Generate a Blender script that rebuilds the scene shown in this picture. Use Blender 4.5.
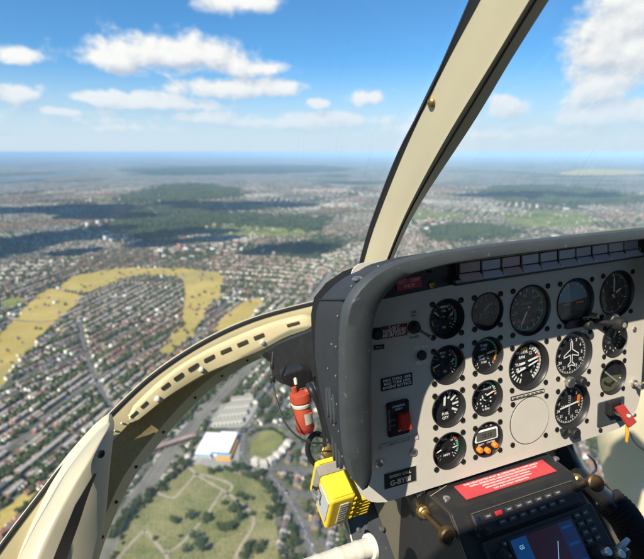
import bpy, bmesh, math, random
import numpy as np
from mathutils import Matrix, Vector

# ------------------------------------------------------------------ view
# Everything is in metres in the helicopter's own axes: x right, y ahead, z up,
# origin at the photographer's eye.  The ground lies H below.
H = 480.0
W_PX, H_PX, F_PX = 644.0, 559.0, 460.0
YAW, PITCH = math.radians(21.08), math.atan(127.5 / 460.0)
FWD = np.array([math.sin(YAW) * math.cos(PITCH), math.cos(YAW) * math.cos(PITCH), -math.sin(PITCH)])
RGT = np.array([math.cos(YAW), -math.sin(YAW), 0.0])
UPV = np.cross(RGT, FWD)
C = bpy.context.scene
for o in list(bpy.data.objects):
    bpy.data.objects.remove(o)
cam_d = bpy.data.cameras.new('camera')
cam = bpy.data.objects.new('camera', cam_d)
C.collection.objects.link(cam)
C.camera = cam
cam_d.sensor_fit = 'HORIZONTAL'
cam_d.sensor_width = 36.0
cam_d.lens = 36.0 * F_PX / W_PX
cam_d.clip_start = 0.02
cam_d.clip_end = 250000.0
m = Matrix.Identity(4)
for i in range(3):
    m[i][0], m[i][1], m[i][2] = RGT[i], UPV[i], -FWD[i]
cam.matrix_world = m
cam_d.dof.use_dof = True
cam_d.dof.focus_distance = 0.66
cam_d.dof.aperture_fstop = 5.6

# ------------------------------------------------------------------ render settings
C.render.engine = 'CYCLES'
C.cycles.use_denoising = True
C.cycles.use_adaptive_sampling = True
C.cycles.adaptive_threshold = 0.02
C.cycles.max_bounces = 6
C.cycles.transparent_max_bounces = 16
C.cycles.volume_bounces = 1
C.view_settings.view_transform = 'Standard'
C.view_settings.look = 'None'
C.view_settings.exposure = 0.62
C.view_settings.gamma = 1.0

# ------------------------------------------------------------------ light
LIGHT = Vector((1.33, 0.82, -1.56)).normalized()          # the way sunlight travels
SUN_EL = math.asin(-LIGHT.z)
SUN_AZ = math.atan2(-LIGHT.x, -LIGHT.y)                   # clockwise from +y
sun_d = bpy.data.lights.new('sun', 'SUN')
sun_d.energy = 5.0
sun_d.angle = math.radians(0.5)
sun_d.color = (1.0, 0.91, 0.77)
sun = bpy.data.objects.new('sun', sun_d)
sun.rotation_euler = LIGHT.to_track_quat('-Z', 'Y').to_euler()
C.collection.objects.link(sun)


class NG:
    """small helper for node trees"""
    def __init__(s, tree):
        s.t = tree
        s.n = tree.nodes
        s.l = tree.links

    def node(s, typ, **kw):
        n = s.n.new(typ)
        for k, v in kw.items():
            setattr(n, k, v)
        return n

    def link(s, a, b):
        s.l.new(a, b)

    def put(s, sock, v):
        if isinstance(v, bpy.types.NodeSocket):
            s.l.new(v, sock)
        else:
            sock.default_value = v

    def math(s, op, a, b=0.0, c=0.0, clamp=False):
        n = s.n.new('ShaderNodeMath')
        n.operation = op
        n.use_clamp = clamp
        s.put(n.inputs[0], a)
        s.put(n.inputs[1], b)
        s.put(n.inputs[2], c)
        return n.outputs[0]

    def mix(s, fac, a, b, blend='MIX'):
        n = s.n.new('ShaderNodeMixRGB')
        n.blend_type = blend
        s.put(n.inputs[0], fac)
        s.put(n.inputs[1], a if isinstance(a, bpy.types.NodeSocket) else (*a[:3], 1))
        s.put(n.inputs[2], b if isinstance(b, bpy.types.NodeSocket) else (*b[:3], 1))
        return n.outputs[0]

    def step(s, v, lo, hi):
        n = s.n.new('ShaderNodeMapRange')
        n.interpolation_type = 'SMOOTHSTEP'
        s.put(n.inputs[0], v)
        n.inputs[1].default_value = lo
        n.inputs[2].default_value = hi
        return n.outputs[0]

    def noise(s, vec, scale, detail=4.0, rough=0.5, dist=0.0):
        n = s.n.new('ShaderNodeTexNoise')
        if vec is not None:
            s.put(n.inputs['Vector'], vec)
        n.inputs['Scale'].default_value = scale
        n.inputs['Detail'].default_value = detail
        n.inputs['Roughness'].default_value = rough
        n.inputs['Distortion'].default_value = dist
        return n.outputs[0]

    def voro(s, vec, scale, feature='F1'):
        n = s.n.new('ShaderNodeTexVoronoi')
        n.feature = feature
        s.put(n.inputs['Vector'], vec)
        n.inputs['Scale'].default_value = scale
        return n

    def ramp(s, v, stops, interp='LINEAR'):
        n = s.n.new('ShaderNodeValToRGB')
        n.color_ramp.interpolation = interp
        e = n.color_ramp.elements
        while len(e) < len(stops):
            e.new(0.5)
        for q, (p, c) in zip(e, stops):
            q.position = p
            q.color = (*c[:3], 1)
        s.put(n.inputs[0], v)
        return n.outputs[0]

    def mapping(s, vec, scale=(1, 1, 1), rot=(0, 0, 0), loc=(0, 0, 0)):
        n = s.n.new('ShaderNodeMapping')
        s.put(n.inputs[0], vec)
        n.inputs[1].default_value = loc
        n.inputs[2].default_value = rot
        n.inputs[3].default_value = scale
        return n.outputs[0]


def ray(x, y):
    return FWD * F_PX + RGT * (x - W_PX / 2) - UPV * (y - H_PX / 2)


# ------------------------------------------------------------------ sky with cumulus
world = bpy.data.worlds.new('World')
C.world = world
world.use_nodes = True
g = NG(world.node_tree)
for n in list(g.n):
    g.n.remove(n)
out = g.node('ShaderNodeOutputWorld')
sky = g.node('ShaderNodeTexSky', sky_type='NISHITA', sun_disc=False)
sky.sun_elevation = SUN_EL
sky.sun_rotation = SUN_AZ
sky.altitude = 480
sky.air_density = 1.0
sky.dust_density = 0.7
sky.ozone_density = 3.0
SKY_K = 0.086
CLOUD_K = 0.68
tc = g.node('ShaderNodeTexCoord')
sep = g.node('ShaderNodeSeparateXYZ')
g.link(tc.outputs['Generated'], sep.inputs[0])
az = g.math('MULTIPLY', g.math('ARCTAN2', sep.outputs[0], sep.outputs[1]), 57.2958)
el = g.math('MULTIPLY', g.math('ARCSINE', sep.outputs[2]), 57.2958)


def azel(x, y):
    d = ray(x, y)
    return math.degrees(math.atan2(d[0], d[1])), math.degrees(math.atan2(d[2], math.hypot(d[0], d[1])))


CLOUDS = [(150, 54, 98, 27, 22, 1.0), (112, 58, 66, 19, 16, 1.0), (196, 55, 46, 17, 15, 1.0),
          (16, 56, 30, 14, 11, 1.0), (228, 2, 46, 14, 14, .9), (279, 89, 34, 15, 12, .95), (225, 90, 66, 14, 12, .75),
          (165, 105, 84, 14, 8, .6), (370, 98, 28, 14, 12, .85), (318, 104, 18, 8, 6, .8), (20, 94, 34, 18, 14, .7),
          (105, 99, 50, 10, 10, .7), (625, 50, 66, 58, 52, 1.2), (594, 84, 50, 32, 24, 1.0), (645, 10, 64, 52, 50, 1.2),
          (640, 112, 90, 22, 16, .7), (505, 110, 34, 17, 14, .75), (560, 132, 70, 10, 8, .5), (300, 122, 190, 12, 8, .42),
          (60, 122, 120, 14, 8, .42), (250, 70, 40, 10, 8, .5), (60, 112, 60, 9, 7, .7), (200, 118, 70, 9, 6, .65), (330, 118, 60, 9, 6, .6),
          (130, 128, 90, 7, 5, .5), (420, 128, 60, 9, 6, .55), (470, 134, 60, 8, 6, .55), (590, 118, 60, 16, 10, .7), (690, 90, 60, 40, 30, 1.0), (-30, 80, 40, 20, 14, .9)]
pos = g.node('ShaderNodeCombineXYZ')
g.put(pos.inputs[0], az)
g.put(pos.inputs[1], g.math('MULTIPLY', el, 1.35))
pv = pos.outputs[0]


def field(dx, dy):
    """cloud density at a small angular offset"""
    e_ = g.math('ADD', el, dy) if dy else el
    a_ = g.math('ADD', az, dx) if dx else az
    best = None
    for (cx, cy, rx, ru, rd, k) in CLOUDS:
        a0, e0 = azel(cx, cy)
        k = k if k > .88 else min(.9, k * 1.3)
        ra = abs(azel(cx + rx, cy)[0] - azel(cx - rx, cy)[0]) / 2
        eu = abs(azel(cx, cy - ru)[1] - e0)
        ed = abs(azel(cx, cy + rd)[1] - e0)
        da = g.math('DIVIDE', g.math('SUBTRACT', a_, a0), ra)
        de = g.math('SUBTRACT', e_, e0)
        de = g.math('MAXIMUM', g.math('DIVIDE', de, eu), g.math('DIVIDE', de, -ed))
        r2 = g.math('ADD', g.math('MULTIPLY', da, da), g.math('MULTIPLY', de, de))
        b = g.math('MULTIPLY', g.math('SUBTRACT', 1.0, g.math('SQRT', r2)), k)
        best = b if best is None else g.math('MAXIMUM', best, b)
    return best


def fbm(off):
    v = g.mapping(pv, loc=(off[0] + 31.7, off[1] + 4.2, 2.0))
    a = g.noise(v, 0.20, 9.0, 0.56, 0.35)
    b = g.noise(v, 0.62, 7.0, 0.6, 0.2)
    return g.math('ADD', g.math('MULTIPLY', a, 0.74), g.math('MULTIPLY', b, 0.26))


body = field(0, 0)
n0 = fbm((0, 0))
n1 = fbm((-0.55, 1.0))
dens = g.math('ADD', body, g.math('MULTIPLY', g.math('SUBTRACT', n0, 0.5), 2.7))
up_d = g.math('SUBTRACT', body, field(-0.5, 1.1))                # denser above: a shaded base
lit = g.math('ADD', g.math('ADD', g.math('MULTIPLY', g.math('SUBTRACT', n0, n1), 3.4), g.math('MULTIPLY', up_d, 0.85)), 0.58, clamp=True)
alpha = g.step(dens, -0.14, 0.46)
thick = g.step(dens, 0.1, 0.9)
far = g.step(el, 9.0, 1.0)
col = g.mix(lit, (0.47, 0.55, 0.68), (1.0, 0.985, 0.955))
col = g.mix(g.math('MULTIPLY', thick, 0.35), col, (0.93, 0.94, 0.96))
col = g.mix(g.math('MULTIPLY', far, 0.30), col, (0.66, 0.76, 0.87))
wisp = g.step(g.noise(g.mapping(pv, scale=(0.35, 1.3, 1)), 0.55, 8, 0.62, 0.6), 0.5, 0.75)
band = g.math('MULTIPLY', g.step(el, 8.5, 3.5), g.step(el, -0.5, 1.5))
veil = g.math('MULTIPLY', g.math('MULTIPLY', wisp, band), 0.5)
a_all = g.math('MAXIMUM', g.math('MULTIPLY', alpha, g.math('SUBTRACT', 1.0, g.math('MULTIPLY', far, 0.12))), veil)
murk = g.math('POWER', g.step(g.math('ABSOLUTE', el), 11.0, 0.5), 1.2)          # low air near the horizon
cl_w = g.math('MULTIPLY', a_all, g.math('SUBTRACT', 1.0, g.math('MULTIPLY', murk, 0.55)))
col = g.mix(cl_w, (0.66, 0.775, 0.90), col)
a_all = g.math('MAXIMUM', a_all, g.math('MULTIPLY', murk, 0.92))
b1 = g.node('ShaderNodeBackground')
g.link(g.mix(1.0, sky.outputs[0], (0.47, 0.90, 1.17), 'MULTIPLY'), b1.inputs[0])
b1.inputs[1].default_value = SKY_K
b2 = g.node('ShaderNodeBackground')
g.link(col, b2.inputs[0])
b2.inputs[1].default_value = CLOUD_K
mx = g.node('ShaderNodeMixShader')
g.link(a_all, mx.inputs[0])
g.link(b1.outputs[0], mx.inputs[1])
g.link(b2.outputs[0], mx.inputs[2])
g.link(mx.outputs[0], out.inputs[0])

# ------------------------------------------------------------------ unprojection onto real planes
PT, PR = math.radians(7.0), math.radians(1.04)            # the panel leans 7 degrees
EX = np.array([math.cos(PR), 0, math.sin(PR)])
EV = np.array([0, math.sin(PT), math.cos(PT)])
EV = EV - EX * (EV @ EX)
EV /= np.linalg.norm(EV)
EW = np.cross(EX, EV)
P_O = np.array([.395, .521, -.226])


def puv(x, y, w=0.0):
    d = ray(x, y)
    o = P_O + EW * w
    p = d * ((o @ EW) / (d @ EW)) - P_O
    return float(p @ EX), float(p @ EV)


def on_plane(x, y, p0, n):
    d = ray(x, y)
    p0, n = np.asarray(p0, float), np.asarray(n, float)
    return d * ((p0 @ n) / (d @ n))


def onX(x, y, X):
    d = ray(x, y)
    return d * (X / d[0])


def onY(x, y, Y):
    d = ray(x, y)
    return d * (Y / d[1])


def onZ(x, y, Z):
    d = ray(x, y)
    return d * (Z / d[2])


def G(x, y):
    p = onZ(x, y, -H)
    return float(p[0]), float(p[1])


def to_px(P):
    P = np.atleast_2d(np.asarray(P, float))
    z = P @ FWD
    z = np.where(np.abs(z) < 1e-6, 1e-6, z)
    return np.stack([322 + F_PX * (P @ RGT) / z, 279.5 - F_PX * (P @ UPV) / z], -1), z


# ------------------------------------------------------------------ object helpers
def meta(o, label=None, cat=None, group=None, kind=None):
    if label:
        o['label'] = label
    if cat:
        o['category'] = cat
    if group:
        o['group'] = group
    if kind:
        o['kind'] = kind
    return o


def empty(name, loc=(0, 0, 0), label=None, cat=None, group=None, matrix=None):
    o = bpy.data.objects.new(name, None)
    o.empty_display_size = 0.05
    if matrix is not None:
        o.matrix_basis = matrix
    else:
        o.location = loc
    C.collection.objects.link(o)
    return meta(o, label, cat, group)


def world_of(o):
    mtx = o.matrix_basis.copy()
    while o.parent:
        mtx = o.parent.matrix_basis @ o.matrix_parent_inverse @ mtx if False else o.parent.matrix_basis @ (o.matrix_parent_inverse @ mtx)
        o = o.parent
    return mtx


def parent_keep(o, p):
    o.parent = p
    o.matrix_parent_inverse = world_of(p).inverted()


_txt = {}


def text_geo(s, bold=0.0):
    """flat letter outlines as (verts, faces), 1 unit high type, centred"""
    k = (s, bold)
    if k not in _txt:
        cu = bpy.data.curves.new('t', 'FONT')
        cu.body = s
        cu.align_x = 'CENTER'
        cu.align_y = 'CENTER'
        cu.resolution_u = 2
        cu.offset = bold
        ob = bpy.data.objects.new('t', cu)
        me = bpy.data.meshes.new_from_object(ob)
        _txt[k] = ([tuple(v.co[:2]) for v in me.vertices], [tuple(p.vertices) for p in me.polygons])
        bpy.data.objects.remove(ob)
        bpy.data.curves.remove(cu)
        bpy.data.meshes.remove(me)
    return _txt[k]


class MB:
    """collects shapes into one mesh"""
    def __init__(s):
        s.v, s.f, s.m, s.mats = [], [], [], []

    def mi(s, mat):
        if mat not in s.mats:
            s.mats.append(mat)
        return s.mats.index(mat)

    def add(s, vs, fs, mat):
        b = len(s.v)
        i = s.mi(mat)
        s.v += [tuple(map(float, q)) for q in vs]
        for q in fs:
            s.f.append(tuple(b + k for k in q))
            s.m.append(i)
        return s

    def quad(s, a, b, c, d, mat):
        return s.add([a, b, c, d], [(0, 1, 2, 3)], mat)

    def box(s, c, size, mat, ax=None):
        """ax: three axis vectors"""
        c = np.asarray(c, float)
        if ax is None:
            ax = np.eye(3)
        ax = [np.asarray(a, float) for a in ax]
        h = [k / 2 for k in size]
        vs = []
        for i in (-1, 1):
            for j in (-1, 1):
                for k in (-1, 1):
                    vs.append(c + ax[0] * h[0] * i + ax[1] * h[1] * j + ax[2] * h[2] * k)
        fs = [(0, 1, 3, 2), (4, 6, 7, 5), (0, 4, 5, 1), (2, 3, 7, 6), (0, 2, 6, 4), (1, 5, 7, 3)]
        return s.add(vs, fs, mat)

    def hexa(s, b, t, mat):
        """block between two quads (bottom, top)"""
        return s.add(list(b) + list(t), [(3, 2, 1, 0), (4, 5, 6, 7), (0, 1, 5, 4), (1, 2, 6, 5), (2, 3, 7, 6), (3, 0, 4, 7)], mat)

    def prism(s, pts, h0, h1, mat, o=(0, 0, 0), ax=None):
        """polygon pts (2D) swept along the third axis"""
        if ax is None:
            ax = np.eye(3)
        o = np.asarray(o, float)
        ax = [np.asarray(a, float) for a in ax]
        n = len(pts)
        lo = [o + ax[0] * p[0] + ax[1] * p[1] + ax[2] * h0 for p in pts]
        hi = [o + ax[0] * p[0] + ax[1] * p[1] + ax[2] * h1 for p in pts]
        fs = [tuple(range(n - 1, -1, -1)), tuple(range(n, 2 * n))]
        fs += [(i, (i + 1) % n, n + (i + 1) % n, n + i) for i in range(n)]
        return s.add(lo + hi, fs, mat)

    def lathe(s, prof, mat, o=(0, 0, 0), ax=None, n=24, cap=True):
        """prof: (radius, height) pairs about the third axis"""
        if ax is None:
            ax = np.eye(3)
        o = np.asarray(o, float)
        ax = [np.asarray(a, float) for a in ax]
        vs, fs = [], []
        for r, h in prof:
            for k in range(n):
                a = 2 * math.pi * k / n
                vs.append(o + ax[0] * r * math.cos(a) + ax[1] * r * math.sin(a) + ax[2] * h)
        for i in range(len(prof) - 1):
            for k in range(n):
                k2 = (k + 1) % n
                fs.append((i * n + k, i * n + k2, (i + 1) * n + k2, (i + 1) * n + k))
        if cap:
            fs.append(tuple(range(n - 1, -1, -1)))
            fs.append(tuple((len(prof) - 1) * n + k for k in range(n)))
        return s.add(vs, fs, mat)

    def tube(s, pts, r, mat, n=10, cap=True):
        pts = [np.asarray(p, float) for p in pts]
        rs = r if isinstance(r, (list, tuple)) else [r] * len(pts)
        vs, fs = [], []
        up = None
        for i, p in enumerate(pts):
            t = pts[min(i + 1, len(pts) - 1)] - pts[max(i - 1, 0)]
            t = t / (np.linalg.norm(t) + 1e-12)
            if up is None:
                a = np.array([0, 0, 1.0]) if abs(t[2]) < .9 else np.array([1.0, 0, 0])
                up = np.cross(t, a)
            up = up - t * (up @ t)
            up /= np.linalg.norm(up)
            b = np.cross(t, up)
            for k in range(n):
                q = 2 * math.pi * k / n
                vs.append(p + (up * math.cos(q) + b * math.sin(q)) * rs[i])
        for i in range(len(pts) - 1):
            for k in range(n):
                k2 = (k + 1) % n
                fs.append((i * n + k, i * n + k2, (i + 1) * n + k2, (i + 1) * n + k))
        if cap:
            fs.append(tuple(range(n - 1, -1, -1)))
            fs.append(tuple((len(pts) - 1) * n + k for k in range(n)))
        return s.add(vs, fs, mat)

    def loft(s, rows, mat, closed=False):
        """rows of equal length point lists"""
        n = len(rows[0])
        vs = [p for r in rows for p in r]
        fs = []
        for i in range(len(rows) - 1):
            for k in range(n if closed else n - 1):
                k2 = (k + 1) % n
                fs.append((i * n + k, i * n + k2, (i + 1) * n + k2, (i + 1) * n + k))
        return s.add(vs, fs, mat)

    def text(s, t, size, o, mat, ax=None, bold=0.0, squash=1.0, align=0):
        if ax is None:
            ax = np.eye(3)
        o = np.asarray(o, float)
        size = size * getattr(s, 'ts', 1.0)
        a0, a1 = np.asarray(ax[0], float), np.asarray(ax[1], float)
        vs, fs = text_geo(t, bold)
        if not vs:
            return s
        sh = 0
        if align:
            xs = [q[0] for q in vs]
            sh = -min(xs) if align < 0 else -max(xs)
        return s.add([o + a0 * (x + sh) * size * squash + a1 * y * size for x, y in vs], fs, mat)

    def arc(s, r0, r1, a0, a1, z, mat, n=16, o=(0, 0)):
        """flat ring sector; angles in degrees clockwise from up"""
        vs, fs = [], []
        for k in range(n + 1):
            a = math.radians(a0 + (a1 - a0) * k / n)
            for r in (r0, r1):
                vs.append((o[0] + r * math.sin(a), o[1] + r * math.cos(a), z))
        for k in range(n):
            fs.append((2 * k, 2 * k + 1, 2 * k + 3, 2 * k + 2))
        return s.add(vs, fs, mat)

    def tick(s, a, r0, r1, w, z, mat, o=(0, 0)):
        a = math.radians(a)
        d = np.array([math.sin(a), math.cos(a)])
        t = np.array([d[1], -d[0]]) * w / 2
        o = np.asarray(o, float)
        q = [o + d * r0 - t, o + d * r0 + t, o + d * r1 + t, o + d * r1 - t]
        return s.add([(x, y, z) for x, y in q], [(0, 1, 2, 3)], mat)

    def mesh(s, name, smooth=None):
        me = bpy.data.meshes.new(name)
        me.from_pydata(s.v, [], s.f)
        for q in s.mats:
            me.materials.append(q)
        me.polygons.foreach_set('material_index', s.m)
        me.update()
        bm = bmesh.new()
        bm.from_mesh(me)
        bmesh.ops.recalc_face_normals(bm, faces=bm.faces)
        bm.to_mesh(me)
        bm.free()
        if smooth is not None:
            me.polygons.foreach_set('use_smooth', [True] * len(me.polygons))
            me.set_sharp_from_angle(angle=math.radians(smooth))
        return me

    def build(s, name, parent=None, keep=True, smooth=None, bevel=0.0, seg=2, label=None, cat=None, group=None, kind=None, loc=None):
        o = bpy.data.objects.new(name, s.mesh(name, smooth))
        C.collection.objects.link(o)
        if loc is not None:
            o.location = loc
        if parent is not None:
            if keep:
                parent_keep(o, parent)
            else:
                o.parent = parent
        if bevel:
            b = o.modifiers.new('bevel', 'BEVEL')
            b.width = bevel
            b.segments = seg
            b.limit_method = 'ANGLE'
            b.angle_limit = math.radians(35)
        return meta(o, label, cat, group, kind)


def origin_to(o, p):
    """move an object's origin to world point p, keeping the mesh where it is (unparented object)"""
    o.data.transform(Matrix.Translation(-Vector(p)))
    o.location = p


def smooth_line(pts, n):
    """Catmull-Rom through pts, n samples"""
    P = [np.asarray(p, float) for p in pts]
    P = [2 * P[0] - P[1]] + P + [2 * P[-1] - P[-2]]
    outp = []
    m_ = len(P) - 3
    for k in range(n):
        t = k / (n - 1) * m_
        i = min(int(t), m_ - 1)
        u = t - i
        a, b, c_, d = P[i:i + 4]
        outp.append(0.5 * ((2 * b) + (c_ - a) * u + (2 * a - 5 * b + 4 * c_ - d) * u * u + (3 * b - a - 3 * c_ + d) * u ** 3))
    return outp


# ------------------------------------------------------------------ materials
def mat(name, col, rough=0.5, metal=0.0, var=0.0, vscale=40.0, bump=0.0, bscale=400.0, spec=0.5, wear=None, wear_amt=0.0, coat=0.0):
    mt = bpy.data.materials.new(name)
    mt.use_nodes = True
    k = NG(mt.node_tree)
    p = k.n['Principled BSDF']
    p.inputs['Base Color'].default_value = (*col, 1)
    p.inputs['Roughness'].default_value = rough
    p.inputs['Metallic'].default_value = metal
    p.inputs['Specular IOR Level'].default_value = spec
    if coat:
        p.inputs['Coat Weight'].default_value = coat
        p.inputs['Coat Roughness'].default_value = 0.15
    if var or bump or wear:
        t = k.node('ShaderNodeTexCoord').outputs['Object']
    if var or wear:
        c_ = None
        if var:
            n_ = k.noise(t, vscale, 6, 0.6)
            c_ = k.mix(n_, tuple(x * (1 - var) for x in col), tuple(min(1, x * (1 + var)) for x in col))
            k.put(p.inputs['Roughness'], k.math('ADD', k.math('MULTIPLY', n_, 0.25), max(0.02, rough - 0.12)))
        if wear:
            w_ = k.step(k.noise(t, vscale * 2.3, 9, 0.7, 0.4), 0.62 - wear_amt * .1, 0.70 - wear_amt * .1)
            c_ = k.mix(w_, c_ if c_ is not None else col, wear)
        k.put(p.inputs['Base Color'], c_)
    if bump:
        b = k.node('ShaderNodeBump')
        b.inputs['Strength'].default_value = bump
        b.inputs['Distance'].default_value = 0.001
        k.put(b.inputs['Height'], k.noise(t, bscale, 3, 0.6))
        k.link(b.outputs[0], p.inputs['Normal'])
    return mt

# ================================================================== THE LAND
rng = np.random.default_rng(11)
random.seed(5)


def ground_mat():
    mt = bpy.data.materials.new('town_ground')
    mt.use_nodes = True
    k = NG(mt.node_tree)
    p = k.n['Principled BSDF']
    t = k.node('ShaderNodeNewGeometry').outputs['Position']
    warp = k.node('ShaderNodeVectorMath', operation='ADD')
    k.put(warp.inputs[0], t)
    nz = k.node('ShaderNodeTexNoise')
    k.put(nz.inputs['Vector'], t)
    nz.inputs['Scale'].default_value = 1 / 160
    sc = k.node('ShaderNodeVectorMath', operation='SCALE')
    k.put(sc.inputs[0], nz.outputs['Color'])
    sc.inputs[3].default_value = 60
    k.link(sc.outputs[0], warp.inputs[1])
    tv = warp.outputs[0]
    big = k.noise(t, 1 / 2300, 5, 0.62, 0.5)
    mid = k.noise(t, 1 / 420, 5, 0.6, 0.4)
    fine = k.noise(t, 1 / 35, 4, 0.6)
    vor = k.voro(tv, 1 / 26)
    r = k.node('ShaderNodeSeparateColor')
    k.link(vor.outputs['Color'], r.inputs[0])
    town = k.ramp(r.outputs[0], [(0, (.03, .045, .02)), (.30, (.05, .07, .03)), (.42, (.10, .085, .065)), (.58, (.17, .13, .10)),
                                 (.74, (.20, .19, .175)), (.86, (.30, .27, .24)), (.95, (.55, .53, .5))])
    vor2 = k.voro(tv, 1 / 120)
    r2 = k.node('ShaderNodeSeparateColor')
    k.link(vor2.outputs['Color'], r2.inputs[0])
    patch = k.ramp(r2.outputs[1], [(0, (.05, .07, .025)), (.45, (.10, .105, .07)), (.8, (.17, .15, .12)), (1, (.3, .29, .27))])
    town = k.mix(0.35, town, patch)
    # farther off the cells are roofs in bulk
    fld = k.voro(tv, 1 / 520)
    r3 = k.node('ShaderNodeSeparateColor')
    k.link(fld.outputs['Color'], r3.inputs[0])
    field_c = k.ramp(r3.outputs[0], [(0, (.035, .055, .02)), (.4, (.06, .085, .03)), (.62, (.12, .13, .05)), (.8, (.26, .22, .10)), (1, (.34, .28, .14))])
    field_c = k.mix(0.3, field_c, k.mix(fine, (.03, .045, .02), (.16, .15, .07)))
    wood_c = k.mix(fine, (.014, .024, .012), (.04, .058, .022))
    green = k.step(k.math('ADD', k.math('MULTIPLY', big, .75), k.math('MULTIPLY', mid, .25)), .50, .60)
    woody = k.step(k.noise(t, 1 / 1500, 6, 0.6, 0.8), .47, .53)
    gcol = k.mix(woody, field_c, wood_c)
    c_ = k.mix(green, town, gcol)
    k.put(p.inputs['Base Color'], c_)
    p.inputs['Roughness'].default_value = 0.9
    p.inputs['Specular IOR Level'].default_value = 0.15
    return mt


def earth(name, a, b, s1=1 / 20, s2=1 / 3, rough=.95, c=None, amt=.5):
    mt = bpy.data.materials.new(name)
    mt.use_nodes = True
    k = NG(mt.node_tree)
    p = k.n['Principled BSDF']
    t = k.node('ShaderNodeNewGeometry').outputs['Position']
    n1_ = k.noise(t, s1, 6, .62, .5)
    n2_ = k.noise(t, s2, 4, .6)
    f = k.step(k.math('ADD', k.math('MULTIPLY', n1_, .65), k.math('MULTIPLY', n2_, .35)), .36, .64)
    q = k.mix(f, a, b)
    if c:
        q = k.mix(k.math('MULTIPLY', k.step(k.noise(t, s1 * .37, 5, .6, .8), .52, .6), amt), q, c)
    k.put(p.inputs['Base Color'], q)
    p.inputs['Roughness'].default_value = rough
    p.inputs['Specular IOR Level'].default_value = .1
    return mt


M_GROUND = ground_mat()
M_MEADOW_REFL = earth('meadow_reflection_gold', (.32, .25, .065), (.42, .325, .10), 1 / 110, 1 / 9, c=(.25, .215, .075), amt=.6)  # dry gold tone, also the cabin frame's reflection painted as land colour
M_GRASS = earth('cemetery_grass', (.135, .145, .055), (.235, .215, .095), 1 / 38, 1 / 5, c=(.11, .125, .042), amt=.7)
M_LAWN = earth('mown_lawn', (.13, .15, .045), (.23, .21, .085), 1 / 30, 1 / 4)
M_PARK = earth('green_park', (.10, .13, .035), (.21, .22, .07), 1 / 90, 1 / 12, c=(.05, .075, .025))
M_YARD = earth('suburb_ground', (.05, .065, .03), (.15, .135, .09), 1 / 14, 1 / 3, c=(.20, .18, .15), amt=.5)
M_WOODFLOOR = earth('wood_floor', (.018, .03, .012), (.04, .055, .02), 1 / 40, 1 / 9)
M_ASPHALT = earth('asphalt', (.095, .093, .09), (.14, .137, .13), 1 / 30, 1 / 2)
M_PATH = earth('path_gravel', (.26, .22, .16), (.36, .31, .24), 1 / 20, 1 / 2)
M_BALLAST = earth('railway_ballast', (.15, .14, .125), (.24, .22, .195), 1 / 40, 1 / 3)
M_CONC = earth('concrete_yard', (.24, .23, .21), (.34, .32, .29), 1 / 30, 1 / 3)
M_WATER = mat('river_water', (.10, .14, .17), .45)
M_PAINT = mat('road_paint', (.75, .75, .72), .7)
M_STEEL = mat('rail_steel', (.30, .27, .24), .4, .6)

mb = MB()
N_ = 96
rad = [0, 700, 1500, 3000, 6000, 12000, 25000, 50000, 95000]
vs = [(0, 0, -H)]
fs = []
for i, r in enumerate(rad[1:]):
    for k in range(N_):
        a = 2 * math.pi * k / N_
        vs.append((r * math.sin(a), r * math.cos(a), -H))
for k in range(N_):
    fs.append((0, 1 + k, 1 + (k + 1) % N_))
for i in range(len(rad) - 2):
    for k in range(N_):
        k2 = (k + 1) % N_
        fs.append((1 + i * N_ + k, 1 + i * N_ + k2, 1 + (i + 1) * N_ + k2, 1 + (i + 1) * N_ + k))
mb.add(vs, fs, M_GROUND)
mb.build('ground', kind='structure')


def sheet(name, px, m_, lift, kind='structure', smooth_n=0, label=None):
    """a patch of land given by its outline in the photograph, laid on the ground"""
    pts = [G(*q) for q in px]
    if smooth_n:
        smooth_n *= 4
        pts = [tuple(q) for q in smooth_line([np.array(p) for p in pts + pts[:1]], smooth_n)][:-1]
    if smooth_n:                                         # a ragged natural edge
        P_ = np.array(pts)
        amp = .022 * math.sqrt(np.ptp(P_[:, 0]) * np.ptp(P_[:, 1]))
        k_n = len(P_)
        ph = rng.uniform(0, 6.28, 12)
        s_ = np.arange(k_n) / k_n * 2 * math.pi
        d_ = sum(np.sin(s_ * f_ + ph[i_]) / (1 + i_ * .35) for i_, f_ in enumerate((9, 14, 21, 27, 34, 45, 58, 71, 83)))
        t_ = np.roll(P_, -1, 0) - np.roll(P_, 1, 0)
        t_ /= np.linalg.norm(t_, axis=1)[:, None] + 1e-9
        pts = [tuple(q) for q in P_ + np.stack([-t_[:, 1], t_[:, 0]], 1) * (d_ * amp * (.8 if m_ is M_WOODFLOOR else .34))[:, None]]
    b = MB()
    b.add([(x, y, -H + lift) for x, y in pts], [tuple(range(len(pts)))], m_)
    o = b.build(name, kind=kind, label=label)
    return np.array(pts)[::(4 if smooth_n else 1)]


def strip_pts(line, width, lift=0.0, n=None):
    L = [np.array(p, float) for p in line]
    if n:
        L = smooth_line(L, n)
    a, b = [], []
    for i, p in enumerate(L):
        t = L[min(i + 1, len(L) - 1)] - L[max(i - 1, 0)]
        t /= np.linalg.norm(t) + 1e-9
        nrm = np.array([-t[1], t[0]])
        a.append(p + nrm * width / 2)
        b.append(p - nrm * width / 2)
    return a, b, L


ROADS = []          # (polyline, half width) kept clear of houses and trees


def road(b, px, width, m_, lift, n=24, world=False, clear=True):
    line = px if world else [np.array(G(*q)) for q in px]
    a, c_, L = strip_pts(line, width, n=n)
    rows = [[(*p, -H + lift), (*q, -H + lift)] for p, q in zip(a, c_)]
    b.loft(rows, m_)
    if clear:
        ROADS.append((np.array(L), width / 2 + 4))
    return L


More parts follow.
